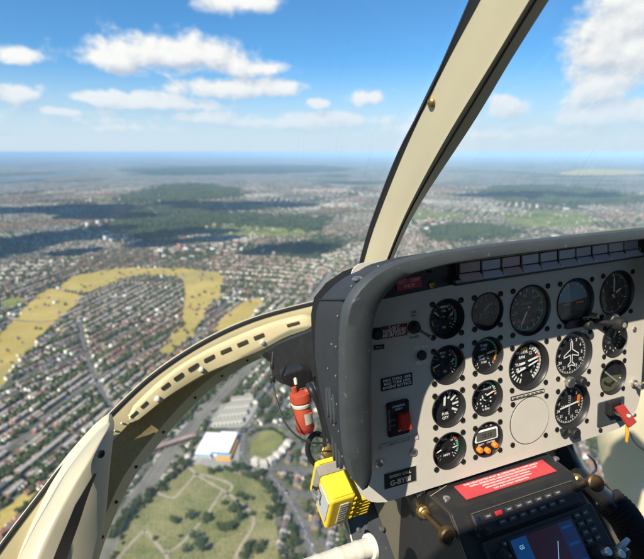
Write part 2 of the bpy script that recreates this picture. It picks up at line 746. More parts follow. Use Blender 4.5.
# --- named patches -------------------------------------------------
CEM = [(172, 474), (200, 464), (236, 474), (262, 480), (274, 500), (277, 530), (280, 575), (262, 640), (60, 660), (70, 600), (104, 540), (128, 512), (150, 490)]
P_CEM = sheet('cemetery_lawn', CEM, M_GRASS, .3)
P_OVAL = sheet('crescent_green', [(250, 456), (252, 442), (262, 432), (280, 428), (284, 436), (279, 446), (268, 456), (258, 460)], M_LAWN, .3, smooth_n=30)
REFL_BANDS = []  # curved gold bands: the frame's windshield reflection painted onto the ground
REFL_BANDS.append(sheet('meadow_reflection', [(-12, 352), (2, 332), (20, 312), (42, 292), (52, 289), (66, 292), (82, 297), (72, 309), (56, 322), (44, 334), (34, 346), (16, 366), (-2, 390), (-30, 420)], M_MEADOW_REFL, .3, smooth_n=60))
REFL_BANDS.append(sheet('meadow_reflection', [(60, 287), (70, 277), (95, 272), (130, 268), (170, 268), (205, 271), (223, 275), (221, 287), (213, 303), (201, 322), (186, 340), (168, 354), (160, 356),
                                (172, 338), (181, 316), (184, 296), (182, 281), (165, 276), (140, 276), (118, 281), (98, 289), (84, 293), (70, 292)], M_MEADOW_REFL, .3, smooth_n=90))
REFL_BANDS.append(sheet('meadow_reflection', [(213, 331), (222, 318), (240, 304), (258, 298), (262, 303), (250, 318), (238, 326), (226, 336)], M_MEADOW_REFL, .3, smooth_n=36))
REFL_BANDS.append(sheet('meadow_reflection', [(-20, 535), (-2, 514), (14, 500), (30, 489), (36, 492), (22, 508), (4, 530), (-12, 552)], M_MEADOW_REFL, .3, smooth_n=36))
PARKS = [sheet('park', q, M_PARK, .3, smooth_n=40) for q in (
    [(0, 303), (10, 298), (22, 299), (24, 303), (12, 307), (2, 308)],
    [(500, 216), (540, 210), (580, 214), (596, 222), (570, 228), (520, 226)],
    [(395, 213), (420, 209), (450, 212), (470, 216), (440, 220), (405, 219)],
    [(560, 236), (600, 230), (650, 226), (660, 236), (600, 244)],
    [(178, 201), (192, 198), (204, 201), (194, 205)], [(90, 199), (108, 197), (112, 200), (96, 202)],
    [(245, 206), (262, 204), (270, 207), (255, 210)], [(196, 228), (260, 226), (315, 231), (300, 236), (240, 237), (205, 234)])]
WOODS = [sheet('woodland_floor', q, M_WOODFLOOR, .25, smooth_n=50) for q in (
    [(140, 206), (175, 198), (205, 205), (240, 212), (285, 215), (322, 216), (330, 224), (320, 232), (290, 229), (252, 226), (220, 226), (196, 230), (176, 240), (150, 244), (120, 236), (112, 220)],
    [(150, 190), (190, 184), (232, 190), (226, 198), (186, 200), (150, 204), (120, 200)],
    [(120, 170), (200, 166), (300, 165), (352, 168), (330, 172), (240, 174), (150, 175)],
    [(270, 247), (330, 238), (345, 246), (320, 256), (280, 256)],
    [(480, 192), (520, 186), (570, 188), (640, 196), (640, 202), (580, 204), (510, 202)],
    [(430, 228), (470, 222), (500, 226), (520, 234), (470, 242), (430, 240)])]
sheet('river', [(-40, 182), (20, 178), (60, 174), (88, 170), (90, 171), (66, 175.5), (24, 180.5), (-40, 185)], M_WATER, .4)
GOLD = [sheet('meadow_reflection', q, M_MEADOW_REFL, .3, smooth_n=30) for q in (
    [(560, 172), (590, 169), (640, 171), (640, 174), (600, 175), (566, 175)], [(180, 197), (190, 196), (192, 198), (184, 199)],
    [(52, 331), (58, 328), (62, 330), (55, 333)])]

# --- railway, roads and paths --------------------------------------
rail_px = [(60, 610), (92, 566), (122, 520), (146, 486), (172, 450), (200, 418), (226, 390), (252, 364), (284, 330), (312, 300), (332, 272)]
b = MB()
RL = road(b, rail_px, 27, M_BALLAST, .35, n=40)
b.build('railway_bed', kind='structure')
b = MB()
for off in (-10, -6, -2, 2, 6, 10):
    a, c_, L = strip_pts(RL, 2 * abs(off) if off else .01)
    ln = a if off > 0 else c_
    for d in (-.75, .75):
        aa, cc, _ = strip_pts(ln, .32)
        aa, cc, _ = strip_pts([p + np.array([.6 * d, .8 * d]) for p in ln], .32)
        b.loft([[(*p, -H + .6), (*q, -H + .6)] for p, q in zip(aa, cc)], M_STEEL)
b.build('railway_track', kind='structure')

b = MB()
main_roads = [
    ([(150, 452), (175, 440), (205, 435), (240, 431), (276, 427), (310, 418), (345, 405)], 13),
    ([(244, 431), (243, 446), (243, 458), (252, 466), (268, 474), (284, 492), (298, 516), (310, 545), (318, 580)], 11),
    ([(244, 431), (252, 420), (262, 404), (276, 386), (292, 366), (310, 345)], 10),
    ([(250, 462), (262, 462), (276, 452), (288, 440), (296, 430)], 8),
    ([(262, 470), (288, 468), (312, 474), (340, 486)], 9),
    ([(284, 492), (310, 496), (345, 508)], 8),
    ([(-30, 470), (20, 440), (60, 405), (110, 372), (160, 345)], 8),
    ([(-30, 402), (40, 372), (100, 345), (150, 322)], 7),
    ([(0, 318), (40, 322), (90, 316), (130, 312), (170, 312)], 7),
    ([(120, 420), (96, 380), (84, 345), (80, 322)], 7),
    ([(200, 360), (194, 340), (204, 326), (220, 310), (240, 290)], 7),
]
MAIN = [road(b, q, w, M_ASPHALT, .45, n=30) for q, w in main_roads]
b.build('road', kind='structure')
b = MB()
for L in MAIN[:3]:
    for i in range(0, len(L) - 1, 1):
        p, q = L[i], L[i + 1]
        for u in np.arange(0, np.linalg.norm(q - p) - 3, 9.0):
            t = (q - p) / np.linalg.norm(q - p)
            a, c_, _ = strip_pts([p + t * u, p + t * (u + 4)], .35)
            b.loft([[(*x, -H + .6), (*y, -H + .6)] for x, y in zip(a, c_)], M_PAINT)
b.build('road_marking', kind='structure')
b = MB()
for q in ([(186, 464), (196, 474), (208, 482), (222, 490), (236, 500), (240, 508)],
          [(150, 490), (172, 498), (182, 490), (196, 474)],
          [(236, 500), (252, 514), (252, 528), (240, 548), (226, 580)],
          [(145, 530), (152, 538), (160, 548), (166, 553), (180, 545), (192, 532), (206, 516), (222, 492)],
          [(145, 530), (130, 545), (112, 566)], [(196, 474), (214, 478), (232, 486), (222, 500)],
          [(166, 553), (170, 580), (176, 620)]):
    road(b, q, 4.2, M_PATH, .45, n=22)
b.build('cemetery_path', kind='structure')


# ------------------------------------------------------------------ who may stand where
def in_poly(x, y, poly):
    c_ = np.zeros(x.shape, bool)
    n = len(poly)
    j = n - 1
    for i in range(n):
        xi, yi = poly[i]
        xj, yj = poly[j]
        cond = ((yi > y) != (yj > y)) & (x < (xj - xi) * (y - yi) / (yj - yi + 1e-12) + xi)
        c_ ^= cond
        j = i
    return c_


def near_line(x, y, L, d):
    r = np.zeros(x.shape, bool)
    for i in range(len(L) - 1):
        p, q = L[i], L[i + 1]
        e = q - p
        t = np.clip(((x - p[0]) * e[0] + (y - p[1]) * e[1]) / (e @ e + 1e-9), 0, 1)
        r |= (x - p[0] - t * e[0]) ** 2 + (y - p[1] - t * e[1]) ** 2 < d * d
    return r


WARE = [(190, 462), (194, 448), (206, 434), (236, 432), (245, 440), (236, 468), (212, 474)]
P_WARE = np.array([G(*q) for q in WARE])
SHEDZ = [(205, 428), (222, 404), (252, 396), (258, 408), (248, 424), (240, 428)]
P_SHED = np.array([G(*q) for q in SHEDZ])
P_CRES = np.array([G(*q) for q in [(246, 456), (250, 436), (264, 426), (290, 424), (300, 434), (292, 452), (276, 472), (254, 472)]])
b = MB()
b.add([(*p, -H + .2) for p in P_WARE], [tuple(range(len(P_WARE)))], M_CONC)
b.add([(*p, -H + .2) for p in P_SHED], [tuple(range(len(P_SHED)))], M_CONC)
b.build('concrete_yard', kind='structure')
M_ALLOT = sheet('suburb_ground', [(258, 400), (300, 350), (345, 300), (420, 420), (440, 640), (250, 660), (270, 560), (280, 520), (276, 492), (262, 470), (246, 462), (242, 430)], M_YARD, .1)


def blocked(x, y, leak=.0):
    r = in_poly(x, y, P_CEM) | in_poly(x, y, P_OVAL) | in_poly(x, y, P_WARE) | in_poly(x, y, P_SHED) | in_poly(x, y, P_CRES)
    op = np.zeros(x.shape, bool)
    for q in REFL_BANDS + PARKS + GOLD + WOODS:
        op |= in_poly(x, y, q)
    r |= op & (rng.random(x.shape) > leak)
    r |= near_line(x, y, RL, 21)
    for L, w in ROADS[1:]:
        if w > 5:
            r |= near_line(x, y, L, w + 3)
    return r


def photo_visible(x, y):
    """is a ground point inside the picture and clear of the cockpit"""
    q, z = to_px(np.stack([x, y, np.full_like(x, -H + 5)], -1))
    px, py = q[:, 0], q[:, 1]
    ok = (z > 0) & (px > -3) & (px < 647) & (py > 0) & (py < 562)
    up = np.array([(-20, 575), (0, 551), (31, 510), (67, 464), (108, 420), (154, 377), (205, 343), (256, 320), (317, 304), (330, 281), (360, 268), (480, -5), (552, -5), (394, 258), (430, 260), (644, 232), (660, 232), (660, -20), (-20, -20)], float)
    lo = np.array([(98, 562), (113, 520), (133, 479), (164, 438), (205, 396), (246, 364), (270, 350), (276, 372), (292, 408), (306, 446), (318, 480), (333, 528), (345, 545), (330, 562)], float)
    gap = np.array([(562, 444), (602, 428), (612, 495), (590, 470)], float)
    return ok & (in_poly(px, py, up) | in_poly(px, py, lo) | in_poly(px, py, gap)), q


# ------------------------------------------------------------------ houses
ROOFS = [mat('roof_brown_tile', (.155, .105, .075), .85), mat('roof_slate', (.135, .137, .145), .75), mat('roof_red_tile', (.27, .125, .08), .85),
         mat('roof_pale_tile', (.44, .39, .33), .85), mat('roof_felt', (.36, .35, .33), .9), mat('roof_white_sheet', (.68, .68, .67), .6)]
WALLS = [mat('wall_stock_brick', (.27, .19, .13), .9), mat('wall_render', (.70, .66, .58), .85), mat('wall_red_brick', (.28, .13, .09), .9)]
M_PANE = mat('house_window', (.05, .06, .07), .15)
M_CHIM = mat('chimney_brick', (.22, .12, .08), .9)
HM = WALLS + ROOFS


def stuff_mesh(name, V, F4, MI4, F5, MI5, mats):
    me = bpy.data.meshes.new(name)
    nv, n4, n5 = len(V), len(F4), len(F5)
    me.vertices.add(nv)
    me.vertices.foreach_set('co', V.astype(np.float32).ravel())
    me.loops.add(n4 * 4 + n5 * 5)
    me.loops.foreach_set('vertex_index', np.concatenate([F4.ravel(), F5.ravel()]).astype(np.int32))
    me.polygons.add(n4 + n5)
    st = np.concatenate([np.arange(n4) * 4, n4 * 4 + np.arange(n5) * 5]).astype(np.int32)
    me.polygons.foreach_set('loop_start', st)
    for q in mats:
        me.materials.append(q)
    me.polygons.foreach_set('material_index', np.concatenate([MI4, MI5]).astype(np.int32))
    me.update(calc_edges=True)
    return me


def gabled(x, y, ang, w, d, h, rh, wall, roof):
    """many ridge-roofed boxes at once"""
    n = len(x)
    ca, sa = np.cos(ang), np.sin(ang)
    lx = np.stack([-w / 2, w / 2, w / 2, -w / 2, -w / 2, w / 2, w / 2, -w / 2, -w / 2, w / 2], 1)
    z0 = np.zeros(n)
    ly = np.stack([-d / 2, -d / 2, d / 2, d / 2, -d / 2, -d / 2, d / 2, d / 2, z0, z0], 1)
    lz = np.stack([z0, z0, z0, z0, h, h, h, h, h + rh, h + rh], 1)
    V = np.stack([x[:, None] + lx * ca[:, None] - ly * sa[:, None], y[:, None] + lx * sa[:, None] + ly * ca[:, None], -H + lz], -1).reshape(-1, 3)
    base = (np.arange(n) * 10)[:, None, None]
    F4 = (np.array([[0, 1, 5, 4], [2, 3, 7, 6], [4, 5, 9, 8], [6, 7, 8, 9]])[None] + base).reshape(-1, 4)
    F5 = (np.array([[1, 2, 6, 9, 5], [3, 0, 4, 8, 7]])[None] + base).reshape(-1, 5)
    M4 = np.stack([wall, wall, roof, roof], 1).ravel()
    M5 = np.stack([wall, wall], 1).ravel()
    return V, F4, M4, F5, M5


SP = 340.0
seeds, sang, skind = [], [], []
yawd = YAW
for r in np.arange(250, 7200, SP):
    na = max(3, int(math.radians(92) * r / SP))
    for k in range(na):
        a = yawd + math.radians(-46) + math.radians(92) * (k + .5) / na + rng.normal(0, .12 * SP / max(r, SP))
        q = r + rng.normal(0, SP * .25)
        seeds.append((q * math.sin(a), q * math.cos(a)))
        sang.append(rng.uniform(0, math.pi))
        skind.append(rng.choice(['terrace', 'terrace', 'terrace', 'semi', 'semi', 'sheds', 'flats'], p=[.2, .2, .2, .14, .1, .08, .08]))
seeds = np.array(seeds)
rail_dir = math.atan2(*(RL[-1] - RL[0])[::-1])
for i, s in enumerate(seeds):                            # streets near the line run with it
    if np.hypot(*s) < 2300:
        sang[i] = rail_dir + (rng.choice([0, 0, 0, math.pi / 2]) if s[0] > 150 else 0) + rng.normal(0, .10)
        if np.hypot(*s) < 1700 and skind[i] != 'terrace' and (s[0] < 250 or rng.random() < .85):
            skind[i] = 'terrace'


def nearest_seed(x, y):
    outp = np.empty(len(x), int)
    for i in range(0, len(x), 20000):
        d = (x[i:i + 20000, None] - seeds[None, :, 0]) ** 2 + (y[i:i + 20000, None] - seeds[None, :, 1]) ** 2
        outp[i:i + 20000] = d.argmin(1)
    return outp


hx, hy, ha, hw, hd, hh, hr, hwall, hroof = [[] for _ in range(9)]
tx, ty, ts = [], [], []
st_rows = []
for i, (s, a, kd) in enumerate(zip(seeds, sang, skind)):
    dist = np.hypot(*s)
    R_ = SP * .95
    ca, sa = math.cos(a), math.sin(a)

    def put(lx, ly, ww, dd, h, rh, wall, roof, aa=0.0):
        hx.append(s[0] + lx * ca - ly * sa)
        hy.append(s[1] + lx * sa + ly * ca)
        ha.append(np.full(len(lx), a + aa))
        hw.append(ww), hd.append(dd), hh.append(h), hr.append(rh), hwall.append(wall), hroof.append(roof)

    def tput(lx, ly, size):
        tx.append(s[0] + lx * ca - ly * sa)
        ty.append(s[1] + lx * sa + ly * ca)
        ts.append(size)
    rf0 = rng.choice([0, 0, 1, 1, 2, 3, 3])
    wl0 = rng.choice([0, 0, 1, 1, 2])
    if kd in ('terrace', 'semi'):
        W_ = 5.8 if kd == 'terrace' else 9.5
        pitch = 62 if kd == 'terrace' else 74                 # street to street
        set_ = 11.5 if kd == 'terrace' else 14.0
        for row in np.arange(-R_, R_, pitch):
            st_rows.append((i, row))
            for side in (-1, 1):
                lx = np.arange(-R_, R_, W_ if kd == 'terrace' else W_ + 3.5) + rng.uniform(0, 3)
                blk = np.floor((lx + R_) / 118)
                keep = ((lx + R_) % 118 > 12) & (rng.random(len(lx)) > (.03 if kd == 'terrace' else .10))
                lx = lx[keep]
                n = len(lx)
                rr = np.where(rng.random(n) < .58, rf0, rng.integers(0, 5, n))
                ww = np.where(rng.random(n) < .5, wl0, rng.integers(0, 3, n))
                jit = rng.normal(0, .25, n)
                put(lx, np.full(n, row + side * set_) + jit, np.full(n, W_ * (.985 if kd == 'terrace' else 1.0)), np.full(n, 8.5) + rng.normal(0, .4, n),
                    np.full(n, 5.8) + rng.normal(0, .25, n), np.full(n, 2.6) + rng.normal(0, .2, n), ww, rr)
                if kd == 'terrace' and dist < 3600:           # rear outriggers
                    k2 = rng.random(n) < .8
                    put(lx[k2] + 1.2, np.full(k2.sum(), row + side * (set_ + 7.2)), np.full(k2.sum(), 3.2), np.full(k2.sum(), 6.0), np.full(k2.sum(), 4.2), np.full(k2.sum(), 1.3), ww[k2], rr[k2])
                # garden trees behind, a few in the street
                nt = int(n * (.62 if kd == 'terrace' else .95) * (1 if dist < 4200 else .6))
                tput(rng.uniform(-R_, R_, nt), row + side * rng.uniform(set_ + 9, pitch / 2 + 1, nt), rng.uniform(2.2, 5.2, nt))
                nt = int(n * .10)
                tput(rng.uniform(-R_, R_, nt), row + side * rng.uniform(4.6, 6, nt), rng.uniform(2.0, 3.6, nt))
    elif kd == 'sheds':
        n = 26
        lx, ly = rng.uniform(-R_, R_, n), rng.uniform(-R_, R_, n)
        lx, ly = np.round(lx / 62) * 62, np.round(ly / 48) * 48
        _, idx = np.unique(np.stack([lx, ly], 1), axis=0, return_index=True)
        lx, ly = lx[idx], ly[idx]
        n = len(lx)
        put(lx, ly, rng.uniform(24, 54, n), rng.uniform(16, 40, n), rng.uniform(6, 10, n), rng.uniform(.6, 2.4, n), rng.integers(0, 3, n), rng.choice([3, 4, 4, 5, 5, 1], n))
        tput(rng.uniform(-R_, R_, 60), rng.uniform(-R_, R_, 60), rng.uniform(2.5, 5, 60))
    else:
        for row in np.arange(-R_, R_, 58):
            lx = np.arange(-R_, R_, 44) + rng.uniform(-8, 8)
            lx = lx[rng.random(len(lx)) < .66]
            n = len(lx)
            put(lx, np.full(n, row) + rng.normal(0, 3, n), rng.uniform(24, 40, n), rng.uniform(10, 13, n), rng.choice([9., 9., 12., 15., 26.], n), np.full(n, .8) + rng.uniform(0, 2, n), rng.choice([0, 0, 1, 2], n), rng.choice([0, 3, 4, 4, 1, 5], n))
            nt = 24
            tput(rng.uniform(-R_, R_, nt), row + rng.uniform(14, 44, nt), rng.uniform(3, 6.5, nt))
    own = lambda: None

seg_id = np.concatenate([np.full(len(q), 0) for q in hx])
hx, hy, ha, hw, hd, hh, hr, hwall, hroof = [np.concatenate(q) for q in (hx, hy, ha, hw, hd, hh, hr, hwall, hroof)]
tx, ty, ts = [np.concatenate(q) for q in (tx, ty, ts)]


def wedge(x, y, rmin=330, rmax=7000):
    r = np.hypot(x, y)
    a = np.degrees(np.arctan2(x, y)) - math.degrees(YAW)
    return (r > rmin) & (r < rmax) & (np.abs(a) < 43)


# a house belongs to the neighbourhood whose centre is nearest
ns = nearest_seed(hx, hy)
k_ = wedge(hx, hy) & (np.abs(((ha - np.array(sang)[ns]) + math.pi / 2) % math.pi - math.pi / 2) < 1e-6) & ~blocked(hx, hy, .018)
hx, hy, ha, hw, hd, hh, hr, hwall, hroof = [q[k_] for q in (hx, hy, ha, hw, hd, hh, hr, hwall, hroof)]
k_ = wedge(tx, ty) & ~blocked(tx, ty, .02)
tx, ty, ts = tx[k_], ty[k_], ts[k_]

# street asphalt between the rows
rows_v, rows_f = [], []
for i, row in st_rows:
    s, a = seeds[i], sang[i]
    if np.hypot(*s) > 3800:
        continue
    u = np.arange(-SP * .95, SP * .95, 12.0)
    x = s[0] + u * math.cos(a) - row * math.sin(a)
    y = s[1] + u * math.sin(a) + row * math.cos(a)
    ok = (nearest_seed(x, y) == i) & ~blocked(x, y) & wedge(x, y, 300)
    nx, ny = -math.sin(a) * 4.2, math.cos(a) * 4.2
    for k in range(len(u) - 1):
        if ok[k] and ok[k + 1]:
            q = len(rows_v)
            rows_v += [(x[k] + nx, y[k] + ny, -H + .33), (x[k] - nx, y[k] - ny, -H + .33), (x[k + 1] - nx, y[k + 1] - ny, -H + .33), (x[k + 1] + nx, y[k + 1] + ny, -H + .33)]
            rows_f.append((q, q + 1, q + 2, q + 3))
b = MB()
b.add(rows_v, rows_f, M_ASPHALT)
b.build('side_street', kind='structure')

# the nearest 300 that the picture shows are things of their own
vis, qpx = photo_visible(hx, hy)
dist = np.sqrt(hx ** 2 + hy ** 2 + H * H)
main_h = hw > 4
score = np.where(vis & main_h, dist / np.sqrt(hw * hd / 50), 1e9)
NEAR_H = np.argsort(score)[:286]
near = np.zeros(len(hx), bool)
near[NEAR_H] = True
# outriggers of those houses travel with them
rest = ~near
lim = dist[NEAR_H].max()
V, F4, M4, F5, M5 = gabled(hx[rest], hy[rest], ha[rest], hw[rest], hd[rest], hh[rest], hr[rest], hwall[rest], hroof[rest] + 3)
o = bpy.data.objects.new('townscape', stuff_mesh('townscape', V, F4, M4, F5, M5, HM))
C.collection.objects.link(o)
meta(o, label='dense carpet of distant houses, terraces and sheds stretching to the horizon', cat='town', kind='stuff')
print('houses', len(hx), 'trees', len(tx))

GNAME = ['brown tiled', 'grey slate', 'red tiled', 'pale tiled', 'flat felted']
WNAME = ['brick', 'cream rendered', 'red brick']
_hm = {}


def house_meshes(w, d, h, rh, wall, roof):
    key = (round(w), round(d), round(h / 3), int(wall), int(roof))
    if key not in _hm:
        b = MB()
        vs = [(-w / 2, -d / 2, 0), (w / 2, -d / 2, 0), (w / 2, d / 2, 0), (-w / 2, d / 2, 0), (-w / 2, -d / 2, h), (w / 2, -d / 2, h), (w / 2, d / 2, h), (-w / 2, d / 2, h), (-w / 2, 0, h + rh * .98), (w / 2, 0, h + rh * .98)]
        b.add(vs, [(0, 1, 5, 4), (2, 3, 7, 6), (1, 2, 6, 9, 5), (3, 0, 4, 8, 7)], WALLS[wall])
        nw = max(2, int(w / 3))
        nf = max(1, int(h / 2.9))
        for sy in (-1, 1):
            for k in range(nw):
                for fl in range(nf):
                    b.box((-w / 2 + w * (k + .5) / nw, sy * d / 2, 1.5 + fl * 2.8), (1.1, .12, 1.3), M_PANE)
        wm = b.mesh('house')
        b = MB()
        t = .22
        e = .3
        if rh > .9:
            for sy in (-1, 1):
                b.hexa([(-w / 2, sy * (d / 2 + e), h - .15), (w / 2, sy * (d / 2 + e), h - .15), (w / 2, 0, h + rh), (-w / 2, 0, h + rh)],
                       [(-w / 2, sy * (d / 2 + e), h - .15 + t), (w / 2, sy * (d / 2 + e), h - .15 + t), (w / 2, 0, h + rh + t), (-w / 2, 0, h + rh + t)], ROOFS[roof])
        else:
            b.box((0, 0, h + rh / 2 + .15), (w + .3, d + .3, rh + .3), ROOFS[roof])
            b.box((w * .2, 0, h + rh + .9), (2.4, 2.2, 1.6), ROOFS[4])
        rm = b.mesh('roof')
        b = MB()
        b.box((w / 2 - .5, d * .12, h + rh + .3), (.9, 1.3, 1.9), M_CHIM)
        for k in (-.35, 0, .35):
            b.lathe([(.11, 0), (.13, .45)], M_CHIM, (w / 2 - .5, d * .12 + k, h + rh + 1.25), n=6)
        cm = b.mesh('chimney')
        _hm[key] = (wm, rm, cm)
    return _hm[key]


for i in NEAR_H:
    big = hw[i] > 15
    wm, rm, cm = house_meshes(hw[i], hd[i], hh[i], hr[i], hwall[i], hroof[i] if hroof[i] < 6 else 4)
    nm = 'apartment_block' if (big and hh[i] > 8.5) else ('industrial_shed' if big else 'house')
    o = bpy.data.objects.new(nm, wm)
    C.collection.objects.link(o)
    o.location = (hx[i], hy[i], -H)
    o.rotation_euler.z = ha[i]
    r = bpy.data.objects.new('roof', rm)
    C.collection.objects.link(r)
    r.parent = o
    rn = (GNAME + ['white sheet'])[hroof[i]]
    if nm == 'house':
        kind_ = 'terraced' if hw[i] < 7 else 'semi-detached'
        meta(o, '%s %s house with %s roof among the nearer streets' % (WNAME[hwall[i]], kind_, rn), 'house', '%s %s houses with %s roofs in the nearer streets' % (WNAME[hwall[i]], kind_, rn))
        c_ = bpy.data.objects.new('chimney', cm)
        C.collection.objects.link(c_)
        c_.parent = r
    elif nm == 'industrial_shed':
        meta(o, 'broad low shed with %s roof and %s walls among the nearer streets' % (rn, WNAME[hwall[i]]), 'shed', '%s walled sheds with %s roofs in the nearer streets' % (WNAME[hwall[i]], rn))
    else:
        meta(o, 'long %s apartment block with %s roof among the nearer streets' % (WNAME[hwall[i]], rn), 'apartment block', '%s blocks with %s roofs in the nearer streets' % (WNAME[hwall[i]], rn))

# ------------------------------------------------------------------ named buildings below
M_WSHEET = mat('white_roof_sheet', (.86, .86, .84), .55, var=.06, vscale=.06)
M_WWALL = mat('white_cladding', (.78, .78, .77), .6)
M_BLUE = mat('blue_cladding', (.03, .22, .60), .5)
M_YEL = mat('orange_cladding', (.85, .36, .02), .55)
M_DK = mat('dark_glazing', (.05, .055, .06), .2)


def frame_of(p, q):
    p, q = np.array(p), np.array(q)
    e = (q - p) / np.linalg.norm(q - p)
    return np.array([*e, 0]), np.array([-e[1], e[0], 0]), np.linalg.norm(q - p)


# warehouse: white roof, blue band, orange annex
wa, wb = np.array(G(195, 459)), np.array(G(233, 461))
e0, e1, wl = frame_of(wa, wb)
wd_ = float(np.linalg.norm(np.array(G(208, 436)) - wa))
t = empty('warehouse', (*wa, -H), 'white roofed warehouse with blue banded walls and orange annex beside the cemetery', 'warehouse')
o3 = np.array([*wa, -H])
AX = [e0, e1, np.array([0, 0, 1])]


def wbox(b, u0, u1, v0, v1, z0, z1, m_):
    b.box(o3 + e0 * (u0 + u1) / 2 + e1 * (v0 + v1) / 2 + np.array([0, 0, (z0 + z1) / 2]), (u1 - u0, v1 - v0, z1 - z0), m_, AX)


b = MB()
wbox(b, 0, wl * .40, 2, wd_ * .96, 0, 8, M_WWALL)
wbox(b, wl * .40, wl * .86, 8, wd_, 0, 9.5, M_WWALL)
for k in range(6):
    wbox(b, wl * (.03 + .06 * k), wl * (.065 + .06 * k), 1.9, 2.0, .2, 4, M_DK)
b.build('wall', t)
b = MB()
wbox(b, -.3, wl * .40 + .1, 1.6, wd_ * .96 + .3, 5.6, 8.3, M_BLUE)
wbox(b, wl * .40 + .2, wl * .86 + .3, 7.6, wd_ + .3, 6.2, 9.7, M_BLUE)
b.build('blue_band', t)
b = MB()
for (u0, u1, v0, v1, z) in ((-.6, wl * .40, 1.2, wd_ * .96 + .6, 8.35), (wl * .405, wl * .86 + .6, 7.2, wd_ + .6, 9.75)):
    n = 9
    for k in range(n):
        wbox(b, u0 + (u1 - u0) * k / n, u0 + (u1 - u0) * (k + .985) / n, v0, v1, z, z + .35 + .06 * (k % 2), M_WSHEET)
    for k in range(4):
        wbox(b, u0 + (u1 - u0) * (.2 + .2 * k), u0 + (u1 - u0) * (.2 + .2 * k) + 1.6, v0 + 8, v0 + 10, z + .3, z + 1.1, M_WWALL)
b.build('roof', t)
b = MB()
wbox(b, wl * .56, wl * .93, 0, 7.5, 0, 6, M_YEL)
wbox(b, wl * .865, wl * .93, 7.5, wd_ * .8, 0, 5, M_YEL)
b.build('annex', t)
b = MB()
wbox(b, wl * .56 - .3, wl * .93 + .3, -.3, 7.8, 6.02, 6.4, ROOFS[4])
b.build('annex_roof', t)

# crescent of pale flats round the green
cres = [(256, 464), (264, 466.5), (271.5, 463.5), (278, 458.5), (283.5, 452.5), (288, 446.5)]
for k, q in enumerate(cres):
    p = np.array(G(*q))
    d = np.array(G(*cres[min(k + 1, 5)])) - np.array(G(*cres[max(k - 1, 0)]))
    a = math.atan2(d[1], d[0])
    t = bpy.data.objects.new('apartment_block', None)
    C.collection.objects.link(t)
    t.location = (*p, -H)
    t.rotation_euler.z = a
    meta(t, 'pale square apartment block curving round the oval green', 'apartment block', 'pale apartment blocks in a crescent round the green')
    b = MB()
    b.box((0, 0, 5), (11.5, 12, 10), WALLS[1])
    for sy in (-1, 1):
        for i in range(4):
            for fl in range(3):
                b.box((-4.2 + i * 2.8, sy * 6.0, 1.8 + fl * 3.1), (1.3, .15, 1.5), M_PANE)
    b.build('wall', t, keep=False)
    b = MB()
    b.hexa([(-6.1, -6.4, 10), (6.1, -6.4, 10), (6.1, 6.4, 10), (-6.1, 6.4, 10)], [(-3, -2, 12.4), (3, -2, 12.4), (3, 2, 12.4), (-3, 2, 12.4)], ROOFS[3])
    b.build('roof', t, keep=False)

M_SHEDR = mat('weathered_shed_roof', (.27, .25, .22), .85, var=.2, vscale=.2)
# long pale sheds north of the warehouse
sh = [((213, 424), (243, 421), 15, 5), ((219, 416), (247, 413), 15, 5), ((225, 408.5), (250, 406), 14, 4), ((231, 401.5), (253, 399), 13, 4)]
for k, (p, q, dd, rf) in enumerate(sh):
    e0_, e1_, L_ = frame_of(G(*p), G(*q))
    t = bpy.data.objects.new('industrial_shed', None)
    C.collection.objects.link(t)
    t.location = (*G(*p), -H)
    t.rotation_euler.z = math.atan2(e0_[1], e0_[0])
    meta(t, 'long pale roofed shed lying parallel with others beside the railway', 'shed', 'long pale sheds in a row beside the railway')
    b = MB()
    b.box((L_ / 2, 0, 3), (L_, dd, 6), WALLS[1])
    for i in range(8):
        b.box((L_ * (i + .5) / 8, -dd / 2, 2), (3, .2, 3.2), M_DK)
    b.build('wall', t, keep=False)
    b = MB()
    nb = 3
    for i in range(nb):
        y0, y1 = -dd / 2 + dd * i / nb, -dd / 2 + dd * (i + 1) / nb
        b.prism([(y0, 6.02), (y1, 6.02), ((y0 + y1) / 2, 8.0)], 0, L_, M_SHEDR, ax=[(0, 1, 0), (0, 0, 1), (1, 0, 0)])
    b.build('roof', t, keep=False)

# footbridge-like road bridge, red parapets, over the railway
pa, pb = np.array(G(146, 453)), np.array(G(196, 437))
e0, e1, L_ = frame_of(pa, pb)
t = empty('bridge', (*pa, -H), 'red sided road bridge crossing the railway tracks', 'bridge')
b = MB()
o3 = np.array([*pa, -H])
AX = [e0, e1, np.array([0, 0, 1])]
wbox(b, 0, L_, -5.5, 5.5, 4.6, 5.6, M_CONC)
for u in (.1, .35, .65, .9):
    wbox(b, L_ * u - 1, L_ * u + 1, -5, 5, 0, 4.58, M_CONC)
b.build('deck', t)
M_RED = mat('bridge_red', (.42, .12, .10), .7)
for v in (-5.8, 5.5):
    b = MB()
    wbox(b, 0, L_, v, v + .3, 5, 7.2, M_RED)
    b.build('parapet', t)

# ------------------------------------------------------------------ trees
def leaf_mat(name, a, b_, c_):
    mt = bpy.data.materials.new(name)
    mt.use_nodes = True
    k = NG(mt.node_tree)
    p = k.n['Principled BSDF']
    gm = k.node('ShaderNodeNewGeometry')
    n_ = k.noise(gm.outputs['Position'], 1 / 9, 3, .6)
    n2_ = k.noise(gm.outputs['Position'], 1 / 1.3, 3, .6)
    q = k.mix(k.step(n_, .35, .65), a, b_)
    q = k.mix(k.math('MULTIPLY', k.step(n2_, .5, .62), .6), q, c_)
    k.put(p.inputs['Base Color'], q)
    p.inputs['Roughness'].default_value = .8
    p.inputs['Specular IOR Level'].default_value = .15
    return mt


